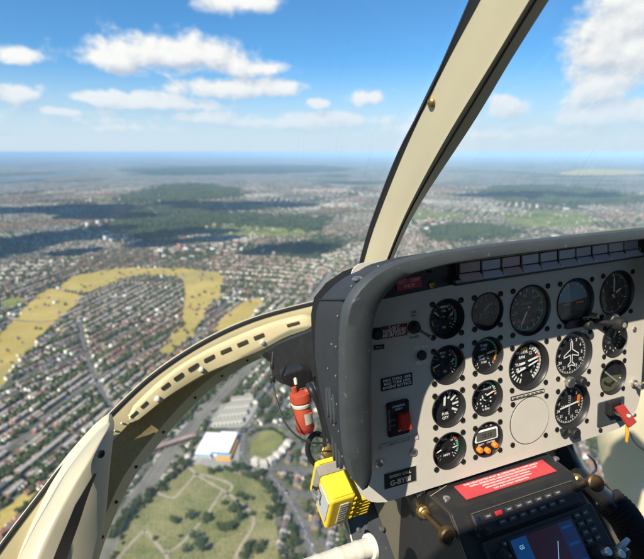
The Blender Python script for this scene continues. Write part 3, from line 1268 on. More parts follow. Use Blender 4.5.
M_LEAF = leaf_mat('foliage', (.022, .04, .012), (.045, .066, .02), (.07, .088, .028))
M_LEAF2 = leaf_mat('foliage_olive', (.04, .055, .016), (.07, .085, .025), (.10, .105, .035))
M_BARK = mat('bark', (.10, .075, .05), .9)


def ico(sub):
    bm = bmesh.new()
    bmesh.ops.create_icosphere(bm, subdivisions=sub, radius=1)
    v = np.array([q.co[:] for q in bm.verts])
    f = np.array([[w.index for w in q.verts] for q in bm.faces])
    bm.free()
    return v, f


ICO_V, ICO_F = ico(1)


def crown_mesh(seed, m_, tall=1.0):
    """a crown of many leaf clumps, unit radius, standing from 0.35 up"""
    r_ = np.random.default_rng(seed)
    b = MB()
    lobes = [(r_.normal(0, .38, 3) * (1, 1, .55 * tall), r_.uniform(.42, .68)) for _ in range(8)]
    for k in range(130):
        c0, lr = lobes[r_.integers(len(lobes))]
        d = r_.normal(size=3)
        d /= np.linalg.norm(d)
        p = c0 + d * lr * r_.uniform(.7, 1.05) * np.array([1, 1, .8 * tall])
        s = r_.uniform(.09, .19)
        vv = ICO_V * s * r_.uniform(.6, 1.3, (len(ICO_V), 1)) * np.array([1, 1, .75])
        b.add(vv + p + np.array([0, 0, 1.15 * tall]), [tuple(q) for q in ICO_F], m_)
    return b.mesh('crown')


CROWNS = [crown_mesh(40 + k, M_LEAF if k % 3 else M_LEAF2, 1.0 + .12 * (k % 3)) for k in range(8)]
b = MB()
b.tube([(0, 0, 0), (.02, 0, .5), (0, .03, 1.1)], [.09, .065, .04], M_BARK, n=7)
for k in range(5):
    a = k * 1.3
    b.tube([(0, .02, .45 + .1 * k), (.25 * math.cos(a), .25 * math.sin(a), .85 + .1 * k), (.42 * math.cos(a), .42 * math.sin(a), 1.15 + .09 * k)], [.035, .022, .01], M_BARK, n=5)
TRUNK = b.mesh('trunk')


def plant_tree(x, y, s, label, group):
    t = bpy.data.objects.new('tree', None)
    C.collection.objects.link(t)
    t.location = (x, y, -H)
    t.rotation_euler.z = random.uniform(0, 6.28)
    t.scale = (s, s, s * random.uniform(.85, 1.1))
    meta(t, label, 'tree', group)
    for nm, me in (('trunk', TRUNK), ('crown', random.choice(CROWNS))):
        q = bpy.data.objects.new(nm, me)
        C.collection.objects.link(q)
        q.parent = t


NT = 0
cem_trees = [(176, 524, 5.5), (173, 521, 4), (190, 519, 6.5), (205, 523, 6), (199, 547, 7.5), (195, 541, 6.5), (203, 552, 6), (186, 552, 5), (180, 537, 3),
             (206, 518, 4.5), (221, 529, 6), (228, 531, 6.5), (233, 526, 5), (236, 512, 8), (240, 520, 6.5), (230, 513, 6), (224, 505, 4), (244, 500, 5), (238, 497, 4.5),
             (252, 500, 4.5), (252, 515, 4), (244, 472, 8), (236, 470, 7.5), (250, 478, 8), (257, 480, 7.5), (264, 488, 6), (262, 476, 7), (270, 494, 7.5), (274, 503, 7),
             (270, 514, 7), (276, 512, 6.5), (268, 520, 5), (251, 545, 6), (256, 552, 6.5), (248, 553, 7), (245, 558, 6), (262, 546, 5.5), (155, 540, 3), (210, 474, 5), (218, 472, 5.5), (225, 470, 5.5)]
for (px, py, s) in cem_trees:
    plant_tree(*G(px, py), s * .98, 'dark rounded tree standing on the cemetery grass', 'trees dotted over the cemetery')
    NT += 1
for k in range(46):                                          # screen between cemetery and railway
    u = k / 45
    p = np.array(G(112 + 74 * u, 536 - 72 * u ** .92)) + rng.normal(0, 4, 2)
    plant_tree(*p, rng.uniform(3.6, 6.2), 'dark tree in the belt between cemetery and railway', 'trees in the belt along the railway')
    NT += 1
for k in range(44):                                          # copse beyond the green
    px, py = rng.uniform(258, 286), rng.uniform(398, 424)
    if (px - 271) ** 2 / 190 + (py - 411) ** 2 / 165 < 1:
        plant_tree(*G(px, py), rng.uniform(4.5, 7), 'dark tree in the copse between streets beyond the oval green', 'trees of the copse beyond the green')
        NT += 1
for k in range(16):
    a = -2.2 + k * .17
    plant_tree(*(np.array(G(266, 444)) + np.array([math.cos(a + 1.9) * 33, math.sin(a + 1.9) * 42])), rng.uniform(2.4, 4), 'small tree at the rim of the oval green', 'small trees round the oval green')
    NT += 1
for (px, py, n, rx, ry) in ((24, 306, 6, 14, 4), (232, 318, 8, 14, 8), (60, 300, 10, 22, 8), (130, 274, 10, 40, 3), (200, 300, 8, 10, 16)):
    pass

vis, qpx = photo_visible(tx, ty)
td = np.sqrt(tx ** 2 + ty ** 2 + H * H) / ts
order = np.argsort(np.where(vis, td, 1e9))[:292 - NT]
nearT = np.zeros(len(tx), bool)
nearT[order] = True
for i in order:
    plant_tree(tx[i], ty[i], ts[i] * 1.05, 'green tree in the back gardens of the nearer streets', 'trees in gardens of the nearer streets')

# everything farther as one mass of crowns
fx, fy, fsz = [tx[~nearT]], [ty[~nearT]], [ts[~nearT] * 1.15]
for q in WOODS:                                             # woods are filled
    c0, c1 = q.min(0), q.max(0)
    area = .5 * abs(np.dot(q[:, 0], np.roll(q[:, 1], 1)) - np.dot(q[:, 1], np.roll(q[:, 0], 1)))
    dd = np.hypot(*q.mean(0))
    sz = 7.0 if dd < 4000 else 11.0
    n = int(min(7000, area / (sz * sz * 2.6)) * ((c1 - c0).prod() / area))
    x, y = rng.uniform(c0[0] - 90, c1[0] + 90, n), rng.uniform(c0[1] - 90, c1[1] + 90, n)
    jj = 55 if dd < 4000 else 110
    k_ = in_poly(x + rng.normal(0, jj, n), y + rng.normal(0, jj, n), q) & wedge(x, y, 300, 11000)
    k_ &= (np.sin(x / 83 + 1.3 * np.sin(y / 131)) + np.sin(y / 97 + 1.1 * np.sin(x / 71)) < 1.25)
    fx.append(x[k_]), fy.append(y[k_]), fsz.append(rng.uniform(.7, 1.3, k_.sum()) * sz)
for q in REFL_BANDS[:3] + PARKS:                               # scrub on the gold reflection bands and parks
    c0, c1 = q.min(0), q.max(0)
    n = int((c1 - c0).prod() / 24000)
    x, y = rng.uniform(c0[0], c1[0], n), rng.uniform(c0[1], c1[1], n)
    k_ = in_poly(x, y, q)
    fx.append(x[k_]), fy.append(y[k_]), fsz.append(rng.uniform(1.5, 4, k_.sum()))
a, c_, _ = strip_pts(RL, 36)
for ln in (a, c_):                                          # scrub along the railway
    for p, q in zip(ln[:-1], ln[1:]):
        n = int(np.linalg.norm(q - p) / 9)
        u = rng.random(n)[:, None]
        r_ = p + (q - p) * u + rng.normal(0, 3, (n, 2))
        v_ = ~in_poly(r_[:, 0], r_[:, 1], P_WARE)
        fx.append(r_[v_, 0]), fy.append(r_[v_, 1]), fsz.append(rng.uniform(1.6, 3.6, v_.sum()))
fx, fy, fsz = np.concatenate(fx), np.concatenate(fy), np.concatenate(fsz)
n = len(fx)
jit = rng.uniform(.62, 1.25, (n, len(ICO_V), 1))
vv = ICO_V[None] * jit * fsz[:, None, None] * np.array([1, 1, .95])
vv[..., 0] += fx[:, None]
vv[..., 1] += fy[:, None]
vv[..., 2] += -H + fsz[:, None] * .95
ff = (ICO_F[None] + (np.arange(n) * len(ICO_V))[:, None, None]).reshape(-1, 3)
me = bpy.data.meshes.new('tree_mass')
V = vv.reshape(-1, 3)
me.vertices.add(len(V))
me.vertices.foreach_set('co', V.astype(np.float32).ravel())
me.loops.add(len(ff) * 3)
me.loops.foreach_set('vertex_index', ff.ravel().astype(np.int32))
me.polygons.add(len(ff))
me.polygons.foreach_set('loop_start', (np.arange(len(ff)) * 3).astype(np.int32))
me.materials.append(M_LEAF)
me.materials.append(M_LEAF2)
me.polygons.foreach_set('material_index', np.repeat(rng.integers(0, 2, n), len(ICO_F)).astype(np.int32))
me.update(calc_edges=True)
o = bpy.data.objects.new('woodland', me)
C.collection.objects.link(o)
meta(o, label='distant woods and garden trees merging into a dark green mass', cat='woodland', kind='stuff')
print('far trees', n)

# headstones
b = MB()
M_STONE = mat('headstone', (.46, .43, .37), .9)
for k in range(1500):
    px, py = rng.uniform(110, 275), rng.uniform(475, 570)
    p = np.array(G(px, py))
    p = np.round(p / np.array([5.2, 3.2])) * np.array([5.2, 3.2])
    if in_poly(p[:1], p[1:], P_CEM)[0] and not near_line(p[:1], p[1:], np.array(G(196, 474))[None].repeat(2, 0) + np.array([[0, 0], [1, 1]]), 9)[0]:
        b.box((*p, -H + .9), (.9, .25, 1.2), M_STONE)
b.build('headstones', kind='stuff', label='rows of small pale headstones scattered over the cemetery grass', cat='headstones')

# cars on the nearer roads
CARC = [('white', (.75, .75, .74)), ('silver', (.42, .43, .44)), ('black', (.03, .03, .035)), ('red', (.45, .04, .03)), ('blue', (.05, .12, .35))]
cars = []
for nm, col in CARC:
    m_ = mat('car_paint_' + nm, col, .3, coat=.5)
    b = MB()
    b.prism([(-2.1, .35), (2.1, .35), (2.15, .75), (1.95, .92), (1.0, 1.0), (-1.9, 1.0), (-2.15, .8)], -.86, .86, m_, ax=[(1, 0, 0), (0, 0, 1), (0, 1, 0)])
    body_ = b.mesh('car')
    b = MB()
    b.hexa([(-1.75, -.8, 1.0), (1.0, -.8, 1.0), (1.0, .8, 1.0), (-1.75, .8, 1.0)], [(-1.3, -.62, 1.48), (.35, -.62, 1.48), (.35, .62, 1.48), (-1.3, .62, 1.48)], M_DK)
    b.box((-.47, 0, 1.5), (1.6, 1.2, .05), m_)
    cab = b.mesh('cabin')
    b = MB()
    b.lathe([(.33, -.1), (.33, .1)], M_DK, (0, 0, 0), ax=[(1, 0, 0), (0, 0, 1), (0, 1, 0)], n=12)
    wh = b.mesh('wheel')
    cars.append((nm, body_, cab, wh))
nc = 0
for L in [MAIN[0], MAIN[1], MAIN[2], MAIN[3], MAIN[4], MAIN[5]]:
    seglen = np.concatenate([[0], np.cumsum([np.linalg.norm(L[i + 1] - L[i]) for i in range(len(L) - 1)])])
    for sdist in np.arange(4, seglen[-1], 15):
        if rng.random() < .45:
            continue
        i = min(np.searchsorted(seglen, sdist) - 1, len(L) - 2)
        e = (L[i + 1] - L[i]) / np.linalg.norm(L[i + 1] - L[i])
        side = rng.choice([-1, 1])
        p = L[i] + e * (sdist - seglen[i]) + np.array([-e[1], e[0]]) * side * 2.6
        if not photo_visible(p[:1], p[1:])[0][0]:
            continue
        nm, bm_, cb_, wh_ = cars[rng.integers(len(cars))]
        t = bpy.data.objects.new('car', bm_)
        C.collection.objects.link(t)
        t.location = (*p, -H + .46)
        t.rotation_euler.z = math.atan2(e[1], e[0]) + (0 if side < 0 else math.pi)
        meta(t, 'tiny %s car on a road near the cemetery far below' % nm, 'car', '%s cars on the roads near the cemetery' % nm)
        for q, me_, lc in [('cabin', cb_, (0, 0, 0))] + [('wheel', wh_, (sx, sy, .33)) for sx in (-1.3, 1.3) for sy in (-.8, .8)]:
            c_ = bpy.data.objects.new(q, me_)
            C.collection.objects.link(c_)
            c_.parent = t
            c_.location = lc
        nc += 1
print('cars', nc)

# ------------------------------------------------------------------ clouds overhead, out of the picture, whose shade lies on the town
M_CLOUD = mat('cloud_white', (.85, .86, .88), 1.0)
b = MB()
cv, cf = ico(3)
sx_, sy_ = LIGHT.x / -LIGHT.z, LIGHT.y / -LIGHT.z
HC = 1900.0
for (px, py, rx, ry) in ((60, 212, 950, 480), (150, 236, 560, 300), (10, 250, 420, 240), (240, 206, 640, 420), (285, 250, 230, 150), (540, 196, 900, 450)):
    gx_, gy_ = G(px, py)
    cx_, cy_ = gx_ - sx_ * HC, gy_ - sy_ * HC
    for k in range(11):
        a = rng.uniform(0, 6.28)
        q = math.sqrt(rng.random()) * 1.05
        s_ = rng.uniform(.16, .42)
        dx, dy = q * math.cos(a) * rx, q * math.sin(a) * ry
        ca, sa = math.cos(-YAW), math.sin(-YAW)
        r_ = np.random.default_rng(k)
        vv_ = cv * (1 + .22 * np.sin(cv[:, :1] * 5 + k) * np.cos(cv[:, 1:2] * 6 + 2 * k) + .12 * np.sin(cv[:, 2:3] * 11 + k))
        vv_ = vv_ * np.array([rx * s_, ry * s_, 130])
        x_ = vv_[:, 0] + dx
        y_ = vv_[:, 1] + dy
        b.add(np.stack([cx_ + x_ * ca - y_ * sa, cy_ + x_ * sa + y_ * ca, -H + HC + np.maximum(vv_[:, 2], -40)], 1), [tuple(f) for f in cf], M_CLOUD)
b.build('clouds', kind='stuff', smooth=180, label='fair weather clouds overhead shading parts of the town', cat='clouds')

# ================================================================== THE COCKPIT
M_CREAM = mat('cream_paint', (.59, .525, .36), .42, var=.07, vscale=14, bump=.08, bscale=500, wear=(.45, .40, .28), wear_amt=-.5)
M_CREAM2 = mat('cream_trim', (.56, .485, .28), .5, var=.08, vscale=18)
M_OLIVE = mat('olive_lining', (.36, .29, .13), .95, var=.3, vscale=120, bump=.8, bscale=900)
M_SLOT = mat('dark_slot', (.055, .045, .025), .7)  # dark olive tone of the trim slots
M_SEAL = mat('black_rubber_seal', (.012, .012, .012), .6)
M_HOOD = mat('black_crackle_paint', (.022, .025, .030), .62, var=.25, vscale=60, bump=.5, bscale=1400)
M_RIM = mat('worn_grey_rim', (.045, .054, .058), .5, var=.28, vscale=38, bump=.3, bscale=700, wear=(.14, .145, .135), wear_amt=.1)
M_PANEL = mat('panel_paint', (.585, .55, .475), .5, var=.08, vscale=30, bump=.15, bscale=1200, wear=(.45, .42, .36), wear_amt=-.35)
M_BLACK = mat('matt_black', (.016, .016, .017), .55, var=.25, vscale=70)
M_BLACKW = mat('worn_black_paint', (.020, .020, .021), .42, var=.3, vscale=50, wear=(.20, .18, .14), wear_amt=-.3)
M_DIAL = mat('dial_black', (.010, .010, .011), .7)
M_DIALW = mat('recess_black', (.020, .020, .021), .4)
M_WHITE = mat('dial_white', (.88, .88, .85), .6)
M_DIM = mat('dial_grey_print', (.30, .30, .29), .6)
M_GREEN = mat('dial_green', (.06, .50, .22), .6)
M_REDM = mat('dial_red', (.70, .06, .04), .6)
M_AMBER = mat('dial_amber', (.85, .42, .04), .6)
M_ORANGE = mat('orange_button', (.80, .20, .02), .45)
M_PLACRED = mat('placard_red', (.50, .025, .035), .4, var=.12, vscale=60)
M_PLACRED2 = mat('placard_faded_red', (.50, .055, .065), .35, var=.15, vscale=50)
M_DKRED = mat('placard_dark_red', (.20, .012, .016), .45)
M_SCREW = mat('blackened_screw', (.035, .032, .028), .4, .7)
M_BRASS = mat('brass', (.46, .31, .11), .38, .9, var=.3, vscale=120)
M_BRONZE = mat('bronze_knob', (.15, .10, .05), .42, .75, var=.3, vscale=90)
M_SILV = mat('bare_metal', (.62, .60, .56), .3, .95, var=.15, vscale=90)
M_LAMP1 = mat('annunciator_lens_grey', (.42, .42, .48), .2)
M_LAMP1_REFL = mat('annunciator_lens_reflection', (.85, .82, .93), .18)  # lower lens half: reflected light put into a paler base colour
M_LAMP2 = mat('annunciator_lens_rose', (.46, .32, .33), .2)
M_LAMP2_REFL = mat('annunciator_lens_rose_reflection', (.92, .66, .66), .18)
M_TRAY = mat('annunciator_tray', (.20, .18, .24), .35, .3)
M_SKYB = mat('horizon_blue', (.20, .34, .42), .5)
M_EARTH = mat('horizon_brown', (.06, .055, .05), .6)
M_YBOX = mat('yellow_box_paint', (.78, .55, .03), .5, var=.12, vscale=40, bump=.15, bscale=900, wear=(.45, .33, .06), wear_amt=-.2)
M_GREYST = mat('grey_strap', (.25, .23, .19), .7, var=.3, vscale=80)
M_LABEL = mat('silver_label', (.50, .48, .40), .5, var=.3, vscale=220)
M_RCAN = mat('red_canister_paint', (.42, .065, .03), .5, var=.3, vscale=50, bump=.15, bscale=900, wear=(.25, .06, .04), wear_amt=.1)
M_HOSE = mat('black_hose', (.018, .018, .018), .45)
M_WIRE = mat('dark_wire', (.03, .028, .025), .5)
M_OLIVEMET = mat('olive_side_panel', (.15, .14, .105), .33, .35, var=.2, vscale=16)
M_SLATE = mat('dark_slate_paint', (.05, .057, .065), .5, var=.2, vscale=40)
M_IVORY = mat('ivory_plastic', (.70, .66, .55), .45, var=.06, vscale=40)
M_LCD = mat('grey_lcd', (.10, .105, .085), .15)
M_KNIT = mat('knit_duct', (.018, .018, .019), .9, bump=.9, bscale=1600)
M_LEATH = mat('glossy_black_duct', (.014, .014, .015), .22)
M_FLOOR = mat('brown_floor', (.14, .115, .085), .85, var=.2, vscale=60)
M_BTN = mat('radio_button', (.05, .05, .053), .5)
M_BLUE = mat('horizon_line_orange', (.85, .20, .05), .5)
M_OLIVED = mat('olive_reflection_divider', (.12, .115, .07), .35)


def screen_mat():
    mt = bpy.data.materials.new('lit_screen')
    mt.use_nodes = True
    p = mt.node_tree.nodes['Principled BSDF']
    p.inputs['Base Color'].default_value = (.01, .01, .012, 1)
    p.inputs['Roughness'].default_value = .15
    return mt


def emit(name, col, k_):
    mt = bpy.data.materials.new(name)
    mt.use_nodes = True
    p = mt.node_tree.nodes['Principled BSDF']
    p.inputs['Base Color'].default_value = (*[c * .3 for c in col], 1)
    p.inputs['Roughness'].default_value = .2
    p.inputs['Emission Color'].default_value = (*col, 1)
    p.inputs['Emission Strength'].default_value = k_
    return mt


M_SCREEN = screen_mat()
M_SBLUE = emit('screen_blue', (.01, .10, .34), .22)
M_SDARK = emit('screen_dim_violet', (.014, .007, .014), .6)
M_SNAVY = emit('screen_navy', (.01, .018, .06), .5)
M_SCYAN = emit('screen_cyan', (.25, .55, .75), .6)


def glass_mat(name, tint, gloss, scratch=0.0, dirt=0.0):
    mt = bpy.data.materials.new(name)
    mt.use_nodes = True
    k = NG(mt.node_tree)
    for n in list(k.n):
        k.n.remove(n)
    o_ = k.node('ShaderNodeOutputMaterial')
    tr = k.node('ShaderNodeBsdfTransparent')
    tr.inputs[0].default_value = (*tint, 1)
    gl = k.node('ShaderNodeBsdfGlossy')
    gl.inputs['Roughness'].default_value = .02
    gm_ = k.node('ShaderNodeNewGeometry')
    dt = k.node('ShaderNodeVectorMath', operation='DOT_PRODUCT')
    k.link(gm_.outputs['Normal'], dt.inputs[0])
    k.link(gm_.outputs['Incoming'], dt.inputs[1])
    fz = k.math('POWER', k.math('SUBTRACT', 1.0, k.math('ABSOLUTE', dt.outputs['Value']), clamp=True), 5.0)
    fz = k.math('ADD', k.math('MULTIPLY', fz, .9), .045)
    m1 = k.node('ShaderNodeMixShader')
    k.put(m1.inputs[0], k.math('MULTIPLY', fz, gloss))
    k.link(tr.outputs[0], m1.inputs[1])
    k.link(gl.outputs[0], m1.inputs[2])
    last = m1.outputs[0]
    if scratch or dirt:
        t = k.node('ShaderNodeTexCoord').outputs['Object']
        df = k.node('ShaderNodeBsdfTranslucent')
        df.inputs[0].default_value = (.8, .8, .8, 1)
        fac = 0.0
        if scratch:
            sp_ = k.node('ShaderNodeSeparateXYZ')
            k.link(t, sp_.inputs[0])
            al = k.math('ADD', k.math('MULTIPLY', sp_.outputs[2], 4.0), k.math('MULTIPLY', sp_.outputs[1], -3.4))
            ac = k.math('ADD', sp_.outputs[0], k.math('MULTIPLY', k.math('ADD', sp_.outputs[1], sp_.outputs[2]), .25))
            cb = k.node('ShaderNodeCombineXYZ')
            k.put(cb.inputs[0], al)
            k.put(cb.inputs[1], k.math('MULTIPLY', ac, 190.0))
            s1 = k.step(k.noise(cb.outputs[0], 1.0, 3, .6, .15), .55, .80)
            pm = k.step(k.noise(t, 4.5, 3, .5), .48, .68)
            fac = k.math('MULTIPLY', k.math('MULTIPLY', s1, pm), scratch)
        if dirt:
            vv = k.voro(t, 34)
            sp = k.math('LESS_THAN', vv.outputs['Distance'], k.math('MULTIPLY', k.noise(t, 9, 2, .5), .05))
            vm = k.step(k.noise(t, 3, 6, .65), .42, .8)
            d_ = k.math('ADD', k.math('MULTIPLY', sp, .0), k.math('MULTIPLY', vm, dirt))
            fac = k.math('ADD', fac, d_)
        m2 = k.node('ShaderNodeMixShader')
        k.put(m2.inputs[0], fac)
        k.link(last, m2.inputs[1])
        k.link(df.outputs[0], m2.inputs[2])
        last = m2.outputs[0]
    k.link(last, o_.inputs[0])
    return mt


M_WIND = glass_mat('windshield_glass', (.97, .985, .98), .55, .10, .03)
M_WIND2 = glass_mat('scratched_windshield_glass', (.97, .985, .98), .55, .55, .07)
M_CHIN = glass_mat('chin_glass', (.95, .98, .96), .5, 0.0, .02)
M_GLASS = glass_mat('instrument_glass', (.96, .97, .97), 1.1, 0.0, .006)

# ------------------------------------------------------------------ cabin frame
cabin = empty('helicopter_cabin', (.38, .9, -.62), 'cream painted helicopter cabin frame with windshield post, curved nose frame and windows', 'helicopter')

# windshield post
NP = 30


def pxline(pts, n):
    """a line given by photograph points, resampled evenly by height"""
    pts = sorted(pts, key=lambda q: -q[1])
    ys = np.array([q[1] for q in pts], float)
    xs = np.array([q[0] for q in pts], float)
    yy = np.linspace(ys[0], ys[-1], n)
    # smooth interpolation
    sm = smooth_line([np.array([x, y]) for x, y in zip(xs, ys)], 200)
    sm = np.array(sm)
    o_ = np.argsort(sm[:, 1])
    return [(float(np.interp(y, sm[o_, 1], sm[o_, 0])), float(y)) for y in yy]


seal_l = pxline([(349, 300), (358, 268), (371, 223), (397, 156), (428, 95), (470, 0), (490, -50)], NP)
crm_l = pxline([(354, 300), (363, 262), (376, 220), (407, 143), (444, 66), (479, 0), (504, -50)], NP)
crease = pxline([(372, 300), (387, 258), (408, 208), (444, 141), (490, 65), (529, 0), (560, -50)], NP)
rgt_l = pxline([(379, 300), (394, 257), (419, 206), (475, 120), (511, 60), (549, 0), (581, -50)], NP)
rows, seal_rows = [], []
for a, b_, c_, d_ in zip(seal_l, crm_l, crease, rgt_l):
    p0 = onX(*b_, .365)
    p1 = onX(*c_, .385)
    p2 = onX(*d_, .412)
    e0 = (p1 - p0)
    ax0 = p0 + e0 * .05 + (p0 - p2) * .04
    in1 = p1 - e0 * .10
    in2 = p1 + (p2 - p1) * .18
    bk0 = p0 + np.array([.012, .014, .006])
    bk2 = p2 + np.array([0, .020, .014])
    rows.append([p0, p0 + e0 * .33 + np.array([0, -.002, .0]), p0 + e0 * .68 + np.array([0, -.003, 0]), in1, p1 + np.array([0, -.0005, 0]), in2, p2 - (p2 - p1) * .08, p2, bk2, bk0])
    s0 = onX(*a, .362)
    q0 = p0 + (p0 - s0) * .0
    seal_rows.append([s0, s0 + np.array([0.001, -.002, .001]), q0 + np.array([-.0005, -.003, .001]), q0 + np.array([0, .006, .004]), s0 + np.array([.002, .004, .003])])
b = MB()
b.loft(rows, M_CREAM, closed=True)
post = b.build('windshield_post', cabin, smooth=30)
b = MB()
b.loft(seal_rows, M_SEAL, closed=True)
b.build('seal', post, smooth=40)
b = MB()
# thin bead along the right face of the post
bead = [onX(d_[0] * .30 + c_[0] * .70, c_[1] * .7 + d_[1] * .3, .393) + np.array([0, -.0015, 0]) for c_, d_ in zip(crease, rgt_l)]
b.tube(bead, .0012, M_SEAL, n=6)
b.build('bead', post)
b = MB()
pc = onX(433, 102, .370)
nrm = np.cross(rows[12][3] - rows[12][0], rows[16][0] - rows[12][0])
nrm /= np.linalg.norm(nrm)
if nrm[1] > 0:
    nrm = -nrm
tz = np.cross(nrm, [1, 0, 0])
tz /= np.linalg.norm(tz)
b.lathe([(.0058, -.003), (.0058, .0012), (.004, .003), (.0012, .0036)], M_BRASS, pc + nrm * .004, ax=[np.cross(tz, nrm), tz, nrm], n=16)
b.build('screw', post, smooth=40)

# nose frame: a curved beam from the foot of the post round to the door pillar
A_PX = [(345, 299), (317, 304), (256, 320.5), (205, 343.5), (154, 377), (108, 420), (67, 464), (31, 510), (0, 551), (-34, 600), (-70, 660)]
B_PX = [(330, 338), (292, 350), (262, 358), (232, 374), (201, 398), (164, 438), (133, 479), (113, 520), (98, 562), (84, 610), (72, 670)]
Y_A = [1.0, 1.0, 1.0, .98, .93, .85, .76, .70, .65, .60, .55]
NF = 60
A3 = smooth_line([onY(*q, y) for q, y in zip(A_PX, Y_A)], NF)
B3 = smooth_line([onY(*q, y + .035) for q, y in zip(B_PX, Y_A)], NF)
Bg3 = smooth_line([onY(q[0] - 7, q[1] - 6, y + .028) for q, y in zip(B_PX, Y_A)], NF)
A2 = [a + (b_ - a) * .10 + np.array([0, -.012, .0]) for a, b_ in zip(A3, B3)]
A25 = [a + (b_ - a) * .26 + np.array([0, -.016, -.0]) for a, b_ in zip(A3, B3)]
b = MB()
b.loft([[a + np.array([0, .02, .003]), a + np.array([0, -.002, .004]), a2, a3, a3 + np.array([0, .03, -.004]), a + np.array([0, .03, -.02])]
        for a, a2, a3 in zip(A3, A2, A25)], M_CREAM2, closed=True)
nose = b.build('nose_frame', cabin, smooth=35)
b = MB()
b.loft([[a + np.array([0, .004, .0065]), a + np.array([0, -.0035, .0055]), a + (a2 - a) * .22 + np.array([0, -.003, .003]), a + np.array([0, .018, .002])] for a, a2 in zip(A3, A2)], M_SEAL, closed=True)
b.build('seal', nose, smooth=40)
b = MB()
b.loft([[a3 + np.array([0, .006, .002]), a3 * .5 + bb * .5 + np.array([0, .008, -.002]), bb, bb + np.array([0, .016, .002]), a3 + np.array([0, .028, .0])] for a3, bb in zip(A25, Bg3)], M_OLIVE, closed=True)
b.build('lining', nose, smooth=40)
b = MB()
b.loft([[p, q, q + np.array([0, .018, 0]), p + np.array([0, .018, .002])] for p, q in zip(Bg3, B3)], M_CREAM2, closed=True)
lip = b.build('lower_lip', nose, smooth=40)
b = MB()
for i in range(4, NF - 8, 5):
    p = Bg3[i] * .5 + B3[i] * .5 + np.array([0, -.002, 0])
    b.lathe([(.0032, 0), (.0028, .0014), (.0012, .002)], M_SCREW, p, ax=[(1, 0, 0), (0, 0, 1), (0, -1, 0)], n=10)
b.build('rivets', lip)

# slotted trim strip on the frame
SU = [(315, 314), (282, 322), (256, 331), (230, 342), (205, 354), (180, 369), (159, 385), (143, 400), (127, 416)]
SL = [(314, 328), (286, 338), (262, 351), (236, 362), (206, 374.5), (184, 387), (166, 398.5), (150, 411), (133, 424.5)]
SY = [.965, .965, .962, .955, .945, .925, .90, .875, .845]
ST = 64
U3 = smooth_line([onY(*q, y) for q, y in zip(SU, SY)], ST)
L3 = smooth_line([onY(*q, y - .006) for q, y in zip(SL, SY)], ST)
b = MB()
rows = []
for i, (u, l) in enumerate(zip(U3, L3)):
    k = min(1.0, .35 + (ST - 1 - i) * .22, .35 + i * .3)
    c0 = (u + l) / 2
    u, l = c0 + (u - c0) * k, c0 + (l - c0) * k
    rows.append([u + np.array([0, .014, .001]), u, u + (l - u) * .12 + np.array([0, -.004, 0]), u + (l - u) * .88 + np.array([0, -.005, 0]), l, l + np.array([0, .03, -.001])])
b.loft(rows, M_CREAM2)
b.add(rows[0], [tuple(range(6))], M_CREAM2)
b.add(rows[-1], [tuple(range(6))], M_CREAM2)
strip = b.build('slotted_trim', cabin, smooth=40)
b = MB()
for i in range(4, ST - 3, 5):
    if i in (9, 49):
        continue
    q = [U3[i] + (L3[i] - U3[i]) * .17 + np.array([0, -.0062, 0]), U3[i + 3] + (L3[i + 3] - U3[i + 3]) * .17 + np.array([0, -.0062, 0]),
         U3[i + 3] + (L3[i + 3] - U3[i + 3]) * .31 + np.array([0, -.0066, 0]), U3[i] + (L3[i] - U3[i]) * .31 + np.array([0, -.0066, 0])]
    b = MB()
    b.hexa([p + np.array([0, .004, 0]) for p in q], q, M_SLOT)
    b.build('slot', strip)
for i in (15, 33, 50):
    b = MB()
    b.lathe([(.0055, -.003), (.0055, .002), (.0035, .0045), (.001, .005)], M_IVORY, U3[i] * .42 + L3[i] * .58 + np.array([0, -.006, 0]), ax=[(1, 0, 0), (0, 0, 1), (0, -1, 0)], n=16)
    b.build('screw', strip, smooth=40)
b = MB()
for i in range(2, ST - 2, 2):
    p = A25[int(6 + i * .50)] * .45 + A2[int(6 + i * .50)] * .55 + np.array([0, -.0015, .002])
    b.lathe([(.0022, 0), (.0018, .001), (.0006, .0014)], M_CREAM, p, ax=[(1, 0, 0), (0, .8, .6), (0, -.6, .8)], n=8)
b.build('rivets', nose)

# broad gusset under the trim near the panel
gp = [(300, 331), (312, 327), (316, 334), (305, 340), (290, 347), (277, 356), (266, 359), (258, 356), (236, 364), (228, 363), (262, 348)]
b = MB()
f_ = [onY(*q, .958) for q in gp]
b.add(f_ + [p + np.array([0, .03, 0]) for p in f_], [tuple(range(len(gp)))] + [(i, (i + 1) % len(gp), (i + 1) % len(gp) + len(gp), i + len(gp)) for i in range(len(gp))], M_CREAM2)
b.build('gusset', nose, bevel=.003)

# door pillar: cream piece overlapping the frame at the left
PL = [(105, 421), (80, 448), (54, 480), (30, 518), (8, 553), (-14, 592), (-34, 640)]
PCR = [(111.5, 424), (101, 440), (90, 459), (72, 488), (57, 515), (37, 558), (20, 600)]
PR_ = [(114, 424.5), (113, 440), (111, 459), (108, 490), (105, 522), (97, 559), (88, 610)]
PY = [.80, .765, .73, .70, .675, .645, .61]
n = 140
PL3 = smooth_line([onY(*q, y) for q, y in zip(PL, PY)], n)
PC3 = smooth_line([onY(*q, y - .030) for q, y in zip(PCR, PY)], n)
PR3 = smooth_line([onY(*q, y + .004) for q, y in zip(PR_, PY)], n)
for i in range(14):                                          # rounded upper end
    kk = math.sqrt(1 - (1 - (i + .6) / 14.6) ** 2)
    mid_ = (PL3[i] + PR3[i]) / 2
    for arr_ in (PL3, PC3, PR3):
        arr_[i] = mid_ + (arr_[i] - mid_) * kk
b = MB()
